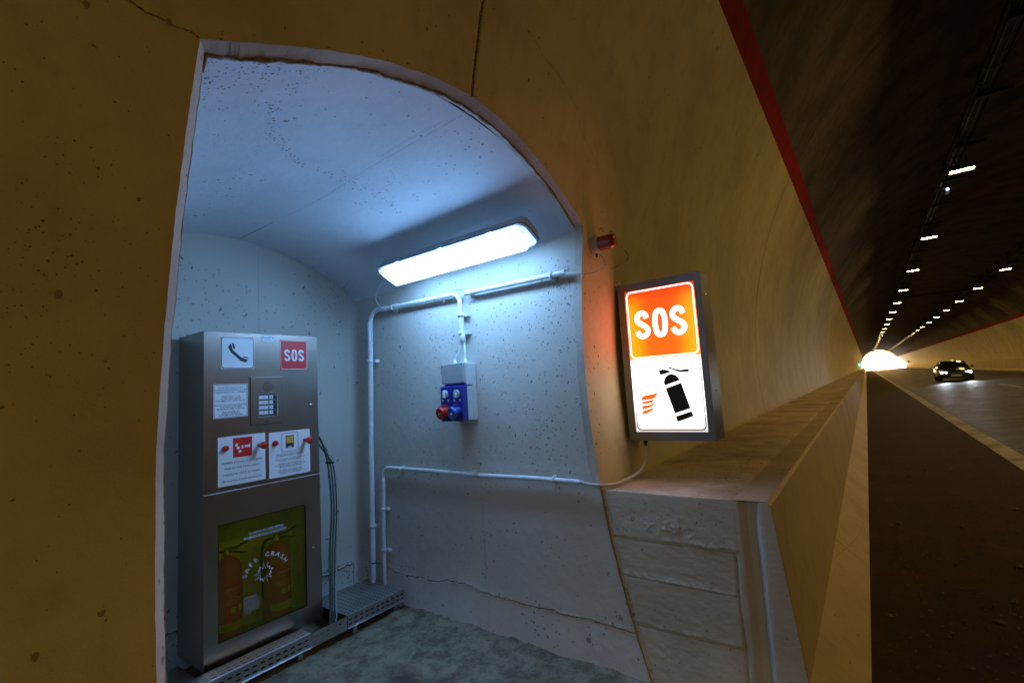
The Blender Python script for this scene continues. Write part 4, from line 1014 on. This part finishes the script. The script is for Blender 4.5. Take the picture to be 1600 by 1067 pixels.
for i, (xa, xb, capm) in enumerate(((-2.414, -2.318, M['redpl']), (-2.306, -2.210, M['blue2']))):
    pn = MB().box((xa, 2.420, -.198), (xb, 2.478, .042), .006).build('socket_panel', M['blue'], bx)
    xm = (xa+xb)/2
    MB().lathe((xm, 2.4195, -.012), (0, -1, 0), [(.028, 0), (.028, .005), (.024, .007), (0, .007)], 22).build('switch_dial', M['boxgrey'], pn)
    MB().box((xm-.006, 2.395, -.036), (xm+.006, 2.414, .014), .003).build('switch_lever', M['white'], pn)
    for sx in (-.024, .026): MB().box((xm+sx-.007, 2.417, -.062), (xm+sx+.007, 2.4205, -.048), .001).build('dial_window', M['boxwhite'], pn)
    z0 = -.130
    MB().lathe((xm, 2.421, z0), (0, -1, -.16), [(.036, -.008), (.036, .02), (.033, .026), (.033, .045)], 26).build('socket_collar', capm if i == 0 else M['blue'], pn)
    MB().lathe((xm-.004, 2.421-.042, z0-.007), (-.12, -1, -.16), [(.041, 0), (.0415, .012), (.038, .020), (.031, .021), (.030, .017), (0, .017)], 26).build('socket_cap', capm, pn)
    MB().box((xm-.014, 2.388, z0+.036), (xm+.014, 2.420, z0+.046), .002).build('latch', capm, pn)
    MB().box((xm-.012, 2.3565, z0-.020), (xm+.004, 2.3605, z0-.004)).build('rating_label', M['boxwhite'], pn)
for x in (-2.345, -2.245): MB().lathe((x, 2.51, .198), (0, 0, 1), [(.014, 0), (.014, .016), (.010, .020), (.009, .028), (0, .028)], 12).build('cable_gland', M['boxwhite'], bx)

# ------------------------------------------------------------------ fluorescent fixture (tilted, on the haunch of the vault)
fx = thing('fluorescent_fixture', 'long sealed fluorescent fitting glowing cold white under the recess vault', 'lamp', (-2.17, 2.40, .95))
P0 = Vector((-2.17, 2.325, .905)); AX = Vector((1.0, 0, 0.006)).normalized()
VV = Vector((0, .170, -.085)).normalized(); NN = AX.cross(VV).normalized()
if NN.z > 0: NN = -NN
def TF(u, v, h): return tuple(P0+AX*u+VV*v+NN*h)
hl, hw = .672, .096
mb = MB(); rings = []
for k, (h, s) in enumerate(((-.068, .018), (-.063, .008), (-.02, .0), (.0, .0))):
    rings.append([TF(u, v, h) for u, v in rrect(-hl+s, -hw+s, hl-s, hw-s, .045)])
P = np.array([rg+[rg[0]] for rg in rings]); mb.grid(P, True, False); mb.add(rings[0], [tuple(range(len(rings[0])))])
mb.build('housing', M['fixgrey'], fx)
mb = MB(); rim(mb, rrect(-hl-.008, -hw-.008, hl+.008, hw+.008, .050), rrect(-hl+.008, -hw+.008, hl-.008, hw-.008, .036), TF, -.008, .010); mb.build('rim', M['rimgrey'], fx)
mb = MB(); m0 = .0; e = .075
ring0 = rrect(-hl+e, -hw+.012, hl-e, hw-.012, .004, 2); ring1 = rrect(-hl+e, -hw+.024, hl-e, hw-.024, .004, 2)
a_ = [TF(u, v, .006) for u, v in ring0]; b_ = [TF(u, v, .056) for u, v in ring1]
n = len(a_); mb.add(a_+b_, [(i, (i+1) % n, n+(i+1) % n, n+i) for i in range(n)]+[tuple(range(n, 2*n))])
mb.build('diffuser', M['fluo'], fx)
for sgn in (-1, 1):
    x0, x1 = (hl-e, hl-.012) if sgn > 0 else (-hl+.012, -hl+e)
    mb = MB(); mb.poly(rrect(x0, -hw+.013, x1, hw-.013, .028), TF, .004, .018); en = mb.build('diffuser_end', M['fluo_dim'], fx)
    for v in (-.04, .04):
        MB().tube([TF((hl-.045)*sgn, v, .020), TF((hl-.045)*sgn, v, .026)], .010, 10).build('lamp_holder', M['fixgrey'], en)
for u in (-.42, 0, .42):
    for s_ in (-1, 1):
        mb = MB(); q = [TF(u+du, s_*(hw+.003)+dv*s_, h) for du in (-.02, .02) for dv in (-.004, .008) for h in (-.02, .012)]
        mb.add(q, [(0, 1, 3, 2), (4, 6, 7, 5), (0, 4, 5, 1), (2, 3, 7, 6), (0, 2, 6, 4), (1, 5, 7, 3)]); mb.build('clip', M['galv'], fx)
for u in (-.45, .45): MB().tube([TF(u, .02, -.066), TF(u, .03, -.20)], .012, 8).build('mounting_stud', M['galv'], fx)
lp = thing('lamp_cable', 'thin white cable looping from the left end of the lamp down to the conduit elbow', 'cable', (-3.0, 2.45, .8))
MB().tube(spline([(-2.84, 2.35, .90), (-2.95, 2.40, .905), (-3.07, 2.44, .87), (-3.16, 2.48, .80), (-3.17, 2.52, .745), (-3.14, 2.545, .722)], 6), .0042, 8).build('cable', M['cable_grey'], lp)
# back wall cable trunk shadow line: thin cable at top of corner
# ------------------------------------------------------------------ cabinet cables
cols_ = [('cable_green', .0065), ('cable_dark', .0065), ('cable_green', .0055), ('cable_grey', .004)]
lab_ = ['dark green cable arching highest out of the cabinet side', 'dark grey cable arching out of the cabinet side and down to the tray', 'green cable bulging lowest from the cabinet side', 'pale thin cable bundled between the dark cables beside the cabinet']
for i, (m_, r0) in enumerate(cols_):
    o_ = i*.021; zs = [-.215, -.235, -.29, -.25][i]
    pts = spline([(-3.33, 1.984, zs), (-3.32, 2.01+o_*.3, zs-.01), (-3.30, 2.06+o_*.5, zs-.10), (-3.285, 2.095+o_, -.50), (-3.28, 2.11+o_, -.80), (-3.27, 2.08+o_, -1.10), (-3.2, 2.03+o_*.8, -1.35), (-3.13, 1.98+o_*.8, -1.50), (-3.12, 1.94+o_*.6, -1.565)], 7)
    tag(MB().tube(pts, r0, 8).build('cabinet_cable', M[m_]), lab_[i], 'cable', 'cables leaving the cabinet')
tag(MB().lathe((-3.290, 2.11, -.47), (0, .1, 1), [(.030, 0), (.032, .003), (.032, .009), (.030, .012)], 14).build('cable_tie', M['black']), 'black tie round the cables at the side of the cabinet', 'cable tie')

# ------------------------------------------------------------------ beacon
bc = thing('warning_beacon', 'unlit red warning beacon sticking out of the tunnel wall above the lit sign', 'beacon', (-1.29, 2.70, .86))
bo_ = Vector((wx(.875)+.001, 2.735, .872)); bax = Vector((1, .02, .0)).normalized()
bs = MB().lathe(bo_, bax, [(.060, 0), (.060, .012), (.056, .034), (.044, .042), (0, .042)], 30).build('base', M['boxgrey'], bc)
pr = [(.046, .043)]; 
for i in range(9): pr += [(.0465, .048+i*.009), (.0445, .052+i*.009)]
pr += [(.043, .132), (.036, .142), (.02, .147), (0, .148)]
MB().lathe(bo_, bax, pr, 30).build('red_lens', M['beacon'], bc)
MB().lathe(bo_+Vector((.015, 0, -.062)), (0, 0, -1), [(.008, -.01), (.008, .012), (.005, .02), (0, .02)], 10).build('gland', M['black'], bc)
tag(MB().tube(spline([(-1.47, 2.545, .688), (-1.40, 2.52, .675), (-1.31, 2.50, .655), (-1.24, 2.55, .65), (-1.205, 2.65, .70), (-1.24, 2.72, .77), (-1.272, 2.735, .805)], 7), .0042, 8).build('beacon_cable', M['cable_grey']), 'thin pale cable looping from the conduit end round the edge to the beacon', 'cable')

# ------------------------------------------------------------------ illuminated sign
sg = thing('illuminated_sign', 'lit box sign, orange SOS panel over white fire extinguisher panel, steel frame', 'sign', (-1.04, 3.18, -.39))
KS = 1.13; YS = 3.074; SX0, SX1, SZ0, SZ1 = -1.3176, -.7707, -.3899, .652
TS = lambda x, z, h=0: (x*KS, YS-h, z*KS)   # print drawn in face units of 1.13 m
px0, px1, pz0, pz1 = -1.123, -.718, -.297, .533
mb = MB(); YBK = 3.29
mb.box((SX0, YS, SZ0), (SX0+.003, YBK, SZ1)); mb.box((SX1-.003, YS, SZ0), (SX1, YBK, SZ1)); mb.box((SX0+.003, YS, SZ1-.003), (SX1-.003, YBK, SZ1)); mb.box((SX0+.003, YS, SZ0), (SX1-.003, YBK, SZ0+.003)); mb.box((SX0+.003, YBK-.003, SZ0+.003), (SX1-.003, YBK, SZ1-.003))
mb.build('housing', M['signsteel'], sg)
mb = MB(); rim(mb, rrect(SX0/KS-.001, SZ0/KS-.001, SX1/KS+.001, SZ1/KS+.001, .001, 1), rrect(px0, pz0, px1, pz1, .001, 1), TS, -.012, .003); mb.build('frame', M['signsteel'], sg)
ZD = .1215
def spanel(name, z0, z1, mat):
    mb = MB(); nn = 12; P = np.zeros((nn, nn, 3))
    for i in range(nn):
        for j in range(nn): P[i, j] = (KS*(px0+(px1-px0)*i/(nn-1)), YS+.002, KS*(z0+(z1-z0)*j/(nn-1)))
    mb.grid(P, False); return mb.build(name, mat, sg)
op = spanel('orange_panel', ZD, pz1, M['signred']); wp = spanel('white_panel', pz0, ZD, M['signwhite'])
mb = MB(); rim(mb, rrect(-1.117, .1285, -.724, .528, .03, 6), rrect(-1.110, .1355, -.731, .521, .024, 6), TS, -.001, 0); mb.build('border', M['signwhite'], op)
mb = MB(); sos(mb, -1.072, .245, .160, .084, .021, TS, -.001, .0, .185); mb.build('lettering', M['signwhite'], op)
mb = MB(); rim(mb, rrect(-1.117, -.290, -.724, .1125, .03, 6), rrect(-1.1118, -.2848, -.7292, .1073, .0255, 6), TS, -.001, 0)
BODY = [[(-.913, .065), (-.895, .067), (-.87, .056), (-.836, .046), (-.791, .049), (-.787, .033), (-.833, .032), (-.854, .039), (-.883, .052)],
        [(-.959, .051), (-.936, .056), (-.914, .052), (-.882, .039), (-.951, .023)],
        [(-.932, -.037), (-.935, -.015), (-.925, .009), (-.906, .024), (-.886, .027), (-.864, .019), (-.851, .004), (-.843, -.011)],
        [(-.928, -.053), (-.838, -.025), (-.8, -.168), (-.888, -.195)],
        [(-.885, -.211), (-.796, -.184), (-.789, -.207), (-.793, -.213), (-.872, -.239), (-.878, -.237)]]
for i, q in enumerate(BODY): mb.poly(q[::-1], TS, -.001, .0)
mb.build('extinguisher_symbol', M['signink'], wp)
FL = [[(-1.074, -.1), (-1.058, -.089), (-1.018, -.082), (-.995, -.079), (-.969, -.07), (-.987, -.095), (-1.007, -.111), (-1.049, -.113), (-1.073, -.119)],
      [(-1.074, -.126), (-1.049, -.119), (-1.009, -.113), (-1.003, -.117), (-1.011, -.13), (-1.041, -.135), (-1.074, -.139)],
      [(-1.073, -.146), (-1.033, -.143), (-1.009, -.135), (-.988, -.121), (-1.003, -.143), (-1.025, -.157), (-1.054, -.164), (-1.073, -.171)],
      [(-1.074, -.176), (-1.045, -.17), (-1.021, -.163), (-.999, -.151), (-1.015, -.174), (-1.037, -.187), (-1.074, -.198)]]
mb = MB()
for q in FL: mb.poly(q[::-1], TS, -.001, .0)
mb.build('flame_symbol', M['signorange'], wp)
MB().box((SX0-.016, YS+.06, SZ0+.01), (SX0, YBK-.01, SZ1-.01)).build('shade_flange', M['lampshell'], sg)  # dark flange stands in for the shade down the sign's left side
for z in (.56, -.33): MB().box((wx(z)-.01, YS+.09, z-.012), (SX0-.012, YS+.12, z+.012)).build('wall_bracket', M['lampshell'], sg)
for z in (.525, .158, -.09): MB().box((SX1, YS+.09, z-.004), (SX1+.002, YS+.135, z+.004)).build('hinge', M['chrome'], sg)
MB().lathe((-1.224, 3.10, SZ0), (0, 0, -1), [(.015, 0), (.015, .013), (.011, .020), (.011, .038), (0, .038)], 12).build('cable_gland', M['black'], sg)
tag(MB().tube(spline([(-1.43, 2.563, -.575), (-1.34, 2.572, -.588), (-1.275, 2.68, -.600), (-1.255, 2.85, -.597), (-1.232, 3.01, -.57), (-1.222, 3.09, -.50), (-1.224, 3.10, -.42)], 7), .0095, 10).build('sign_cable', M['cable_grey']), 'grey cable curving over the ledge up into the bottom of the lit sign', 'cable')
tag(MB().box((wx(.67)-.005, 3.06, .655), (wx(.67)+.035, 3.09, .68), .003).build('wall_hook', M['galv']), 'small metal hook on the wall at the top left corner of the lit sign', 'hook')

# ------------------------------------------------------------------ tunnel lamps and cable trays
def lamp(x, y, first=None, label='', group=''):
    if first is None:
        t = thing('tunnel_lamp', label, 'lamp', (x, y, 4.70), group)
        MB().box((x-.26, y-.19, 4.705), (x+.26, y+.19, 4.80), .02).build('housing', M['lampshell'], t)
        MB().add([(x-.22, y-.10, 4.70), (x+.22, y-.10, 4.70), (x+.22, y+.10, 4.70), (x-.22, y+.10, 4.70)], [(3, 2, 1, 0)]).build('lamp_glass', M['lampglow'], t)
        mb = MB(); rim(mb, rrect(x-.26, y-.18, x+.26, y+.18, .01, 1), rrect(x-.22, y-.10, x+.22, y+.10, .005, 1), lambda a, b, h: (a, b, 4.704-h), 0, .012); mb.build('bezel', M['lampshell'], t)
        mb = MB()
        for sx in (-.1, .1): mb.box((x+sx-.015, y-.02, 4.79), (x+sx+.015, y+.02, 5.03))
        mb.build('bracket', M['lampshell'], t); return t
    c = first.copy(); C.objects.link(c); c.location = (x, y, 4.70); c['label'] = label; c['group'] = group
    for ch in first.children:
        q = ch.copy(); C.objects.link(q); q.parent = c
    return c
XL, XR = 2.44, 6.55
base = None
for x, y0, nm in ((XL, 16.07, 'left'), (XR, 36.2, 'right')):
    ys = [y0+7.8*i for i in range(-12, 12)]; yy = ys[-1]
    while yy < 228: yy += 3.9; ys.append(yy)
    ys = [y for y in ys if y > -75 and not (-6 < y < 3 and nm == 'left')]
    for y in ys:
        if nm == 'left' and abs(y-16.07) < .1: lb = 'nearest visible lamp of the left row, a bright slanted bar high in the dark crown'
        elif nm == 'left' and abs(y-23.87) < .1: lb = 'second visible lamp of the left row, below the nearest bright bar'
        elif nm == 'left' and abs(y-31.67) < .1: lb = 'third visible lamp of the left row in the crown'
        elif nm == 'right' and abs(y-36.2) < .1: lb = 'nearest visible lamp of the right row, close to the picture edge'
        elif nm == 'right' and abs(y-44.0) < .1: lb = 'second visible lamp of the right row'
        elif 0 <= (y-y0)/7.8 < 11.5: lb = '%s lamp of the %s row counting from the nearest visible one' % (['first', 'second', 'third', 'fourth', 'fifth', 'sixth', 'seventh', 'eighth', 'ninth', 'tenth', 'eleventh', 'twelfth'][int(round((y-y0)/7.8))], nm)
        else: lb = 'small warm lamp in the %s row receding towards the tunnel mouth' % nm
        o = lamp(x, y, base, lb, '%s row of tunnel lamps' % nm)
        base = base or o
for x, nm in ((XL-.10, 'left'), (XR+.10, 'right')):
    t = thing('overhead_cable_tray', 'dark overhead cable tray carrying the %s row of lamps' % nm, 'cable tray', (x, 16, 5.0), 'overhead cable trays')
    mb = MB()
    for sx in (-.14, .14): mb.box((x+sx-.006, -80, 5.03), (x+sx+.006, 236, 5.10))
    mb.build('side_rail', M['trayshell'], t)
    mb = MB()
    for i in range(0, 300): y = -2+i*.5; mb.box((x-.134, y-.02, 5.032), (x+.134, y+.02, 5.045))
    o = mb.build('rungs', M['trayshell'], t); o['kind'] = 'stuff'
    MB().tube([(x-.05, -80, 5.06), (x-.05, 236, 5.06)], .03, 6).build('cable', M['black'], t); MB().tube([(x+.05, -80, 5.055), (x+.05, 236, 5.055)], .022, 6).build('cable', M['black'], t)
    h0 = None
    for i in range(0, 60):
        y = 7.3+i*2.6
        zt_ = ZC+math.sqrt(R*R-(x-XC)**2)
        if h0 is None:
            mb = MB(); mb.box((x-.03, -.03, 5.0), (x+.03, .03, zt_-.03)); mb.box((x-.13, -.13, zt_-.05), (x+.13, .13, zt_-.015)); mb.box((x-.10, -.035, 4.96), (x+.42, .035, 5.028))
            h0 = mb.build('hanger', M['trayshell'], t); h0.location.y += y
        else:
            q = h0.copy(); C.objects.link(q); q.parent = t; q.location = h0.location+Vector((0, i*2.6, 0))
tag(MB().tube([(XL, 47, 5.0), (XC, 47.0, 5.08), (XR, 47, 5.0)], .05, 8).build('cross_conduit', M['trayshell']), 'dark conduit crossing the crown between the two lamp rows', 'conduit')
cm = thing('tunnel_camera', 'small dark camera with cold light hanging from the left overhead tray', 'camera', (2.36, 18, 4.7))
MB().box((2.30, 17.85, 4.72), (2.42, 18.15, 4.84), .015).build('body', M['black'], cm); MB().box((2.34, 17.98, 4.84), (2.38, 18.02, 5.0)).build('stem', M['black'], cm)
MB().box((2.33, 17.84, 4.75), (2.39, 17.848, 4.81)).build('light', M['spotlit'], cm)
# exit signs
t = thing('exit_sign', 'small lit green exit sign on the left wall just before the bright mouth', 'sign', (-1.1, 120, .1))
MB().box((-1.28, 120, .05), (-.62, 120.15, .75), .02).build('case', M['boxgrey'], t); MB().box((-1.22, 119.99, .12), (-.68, 119.998, .68)).build('green_face', M['greenlit'], t)
t = thing('exit_sign', 'small dull green sign on the right wall near the tunnel mouth', 'sign', (9.9, 180, .4))
MB().box((9.75, 180, .3), (10.25, 180.1, .9), .02).build('case', M['boxgrey'], t); MB().box((9.79, 179.99, .35), (10.2, 179.998, .85)).build('green_face', plain('green_sign_face', (.05, .25, .1), .5), t)

# ------------------------------------------------------------------ car
def car(x, y, z, yaw):
    t = thing('car', 'black saloon car driving towards the viewer with headlights on', 'car', (x, y, z))
    Rm = Matrix.Rotation(yaw, 4, 'Z')
    def T(p): return tuple(Rm @ Vector(p)+Vector((x, y, z)))
    class CB(MB):
        def build(s, name, mat, parent=None):
            s.v = [T(p) for p in s.v]; return MB.build(s, name, mat, parent)
    # stations along y: (y, half width, z bottom, z shoulder, z top)
    st = [(-2.22, .55, .32, .52, .56), (-2.18, .74, .24, .56, .64), (-2.05, .84, .20, .62, .72), (-1.6, .88, .19, .70, .80), (-1.1, .89, .19, .76, .87), (-.85, .89, .19, .80, .92),
          (-.2, .89, .19, .84, .95), (.6, .89, .19, .86, .96), (1.3, .89, .19, .86, .97), (1.9, .86, .20, .84, .96), (2.15, .80, .28, .78, .92), (2.22, .66, .36, .66, .80)]
    P = []
    for (yy, hw_, zb, zs, zt) in st:
        hf = [(0, zb), (hw_*.80, zb), (hw_*.97, zb+.08), (hw_, (zb+zs)/2), (hw_*.985, zs), (hw_*.90, zt-.02), (hw_*.6, zt+.01), (0, zt+.025)]
        full = [(-a, b) for a, b in hf[::-1]]+[(a, b) for a, b in hf[1:]]
        P.append([(a, yy, b) for a, b in full])
    mb = CB(); mb.grid(np.array(P), True, True); mb.add(P[0], [tuple(range(len(P[0])))]); mb.add(P[-1], [tuple(range(len(P[0])))[::-1]])
    mb.build('body', M['carpaint'], t)
    gs = [(-.92, .70, .93, .95), (-.45, .68, .94, 1.17), (-.10, .64, .95, 1.34), (.15, .61, .95, 1.385), (.6, .60, .95, 1.40), (1.1, .59, .96, 1.37), (1.5, .62, .96, 1.22), (1.85, .66, .96, 1.00)]
    P = []
    for (yy, hw_, zb, zt) in gs:
        wb = .80; k_ = (zt-.95)/.45; a = wb-(wb-.60)*k_
        hf = [(wb, zb-.03), (a+.02, zt-.05*k_), (a*.85, zt-.012), (0, zt+.01)]
        full = [(-q, b) for q, b in hf]+[(q, b) for q, b in hf[::-1][1:]]
        P.append([(q, yy, b) for q, b in full])
    mb = CB(); mb.grid(np.array(P), True, False); mb.add(P[0], [tuple(range(7))]); mb.add(P[-1], [tuple(range(7))]); mb.build('cabin_glass', M['glassdark'], t)
    mb = CB(); P2 = []
    for (yy, hw_, zb, zt) in gs[2:6]:
        k_ = (zt-.95)/.45; a = .80-.20*k_; P2.append([(q, yy+(.04 if yy < 0 else 0), zt+dz_) for q, dz_ in ((-a-.01, -.04), (-a*.85, .0), (0, .02), (a*.85, .0), (a+.01, -.04))])
    mb.grid(np.array(P2), True, False); mb.build('roof', M['carpaint'], t)
    for s in (-1, 1):
        mb = CB(); mb.tube([(s*.80, -.90, .93), (s*.62, -.12, 1.35)], .028, 6); mb.build('windscreen_pillar', M['carpaint'], t)
        mb = CB(); mb.box((s*.56, -2.19, .545), (s*.76, -2.10, .665), .02); h = mb.build('headlight', M['head'], t)
        mb = CB(); mb.box((s*.44, -2.205, .56), (s*.535, -2.13, .65), .015); mb.build('inner_lamp', M['side_lamp'] if s > 0 else M['head'], t)
        mb = CB(); mb.box((s*.90, -.72, .90), (s*1.06, -.58, 1.03), .03); mb.box((s*.84, -.67, .91), (s*.92, -.62, .95)); mb.build('door_mirror', M['carpaint'], t)
        mb = CB(); mb.box((s*.50, -2.225, .30), (s*.70, -2.18, .40), .01); mb.build('fog_lamp_recess', M['black'], t)
        for yy in (-1.35, 1.32):
            mb = CB(); mb.lathe((s*.70, yy, .315), (s, 0, 0), [(.20, 0), (.30, 0), (.315, .03), (.315, .16), (.30, .19), (.20, .195)], 28); wh = mb.build('tyre', M['rubber'], t)
            mb = CB(); mb.lathe((s*.70, yy, .315), (s, 0, 0), [(.205, .18), (.19, .165), (.05, .15), (.05, .18), (0, .18)], 20); mb.build('rim', M['chrome'], wh)
    mb = CB(); mb.box((-.36, -2.25, .50), (.36, -2.20, .60), .02); mb.build('grille', M['black'], t)
    mb = CB()
    for i in range(4): mb.box((-.34, -2.256, .512+i*.024), (.34, -2.251, .518+i*.024))
    mb.build('grille_bars', M['chrome'], t)
    mb = CB(); mb.box((-.26, -2.262, .35), (.26, -2.252, .46), .003); mb.build('number_plate', M['white'], t)
    mb = CB(); mb.box((-.62, -2.235, .22), (.62, -2.17, .31), .01); mb.build('air_intake', M['black'], t)
    for s in (-1, 1):
        ld_ = bpy.data.lights.new('headlamp_beam', 'SPOT'); ld_.energy = 48; ld_.color = (.75, .86, 1); ld_.spot_size = rad(44); ld_.spot_blend = .8; ld_.shadow_soft_size = .06
        lo = bpy.data.objects.new('headlamp_beam', ld_); C.objects.link(lo); lo.parent = t
        lo.location = Rm.to_3x3() @ Vector((s*.66, -2.23, .60)); lo.rotation_euler = (Rm @ Matrix.Rotation(rad(84), 4, 'X') @ Matrix.Rotation(0, 4, 'Z')).to_euler()
        lo.rotation_euler = (Vector((math.sin(yaw)*1, -math.cos(yaw), -.07))).to_track_quat('-Z', 'Y').to_euler()
    return t
CY = 43.0; CX = 4.78
car(CX, CY+2.2, rz(CX), rad(-1.5))

# ------------------------------------------------------------------ loose bits
rs = random.Random(3)
mb = MB()
for i in range(1400):
    y = 2.2+abs(rs.gauss(0, 1))*5; x = rs.uniform(-.1, 1.5) if rs.random() < .8 else rs.uniform(-.12, .15); s = rs.uniform(.004, .016)
    if rs.random() < .04: s *= 2.2
    c = Vector((x, y, rz(x)+.004+s*.3)); a = rs.uniform(0, 6.28)
    v = [c+Vector((math.cos(a+k*1.57)*s*rs.uniform(.6, 1.2), math.sin(a+k*1.57)*s*rs.uniform(.6, 1.6), 0)) for k in range(4)]+[c+Vector((0, 0, s*rs.uniform(.4, .8))), c-Vector((0, 0, s*.5))]
    mb.add(v, [(0, 1, 4), (1, 2, 4), (2, 3, 4), (3, 0, 4), (1, 0, 5), (2, 1, 5), (3, 2, 5), (0, 3, 5)])
o = mb.build('gravel', M['stone']); o['kind'] = 'stuff'; o['label'] = 'scattered grit and small stones on the dark shoulder'
mb = MB()
for i in range(260):
    x = rs.uniform(-3.1, -1.1); y = 2.58-abs(rs.gauss(0, .2)); s = rs.uniform(.0015, .006)
    if y < .6: continue
    c = Vector((x, y, -1.612)); a = rs.uniform(0, 6.28)
    v = [c+Vector((math.cos(a+k*1.57)*s*rs.uniform(.6, 1.2), math.sin(a+k*1.57)*s*rs.uniform(.6, 1.6), 0)) for k in range(4)]+[c+Vector((0, 0, s)), c-Vector((0, 0, s))]
    mb.add(v, [(0, 1, 4), (1, 2, 4), (2, 3, 4), (3, 0, 4), (1, 0, 5), (2, 1, 5), (3, 2, 5), (0, 3, 5)])
o = mb.build('rubble', M['mortar']); o['kind'] = 'stuff'; o['label'] = 'crumbs of mortar and grit on the recess floor'

for o in bpy.data.objects:
    if '_at' in o: del o['_at']
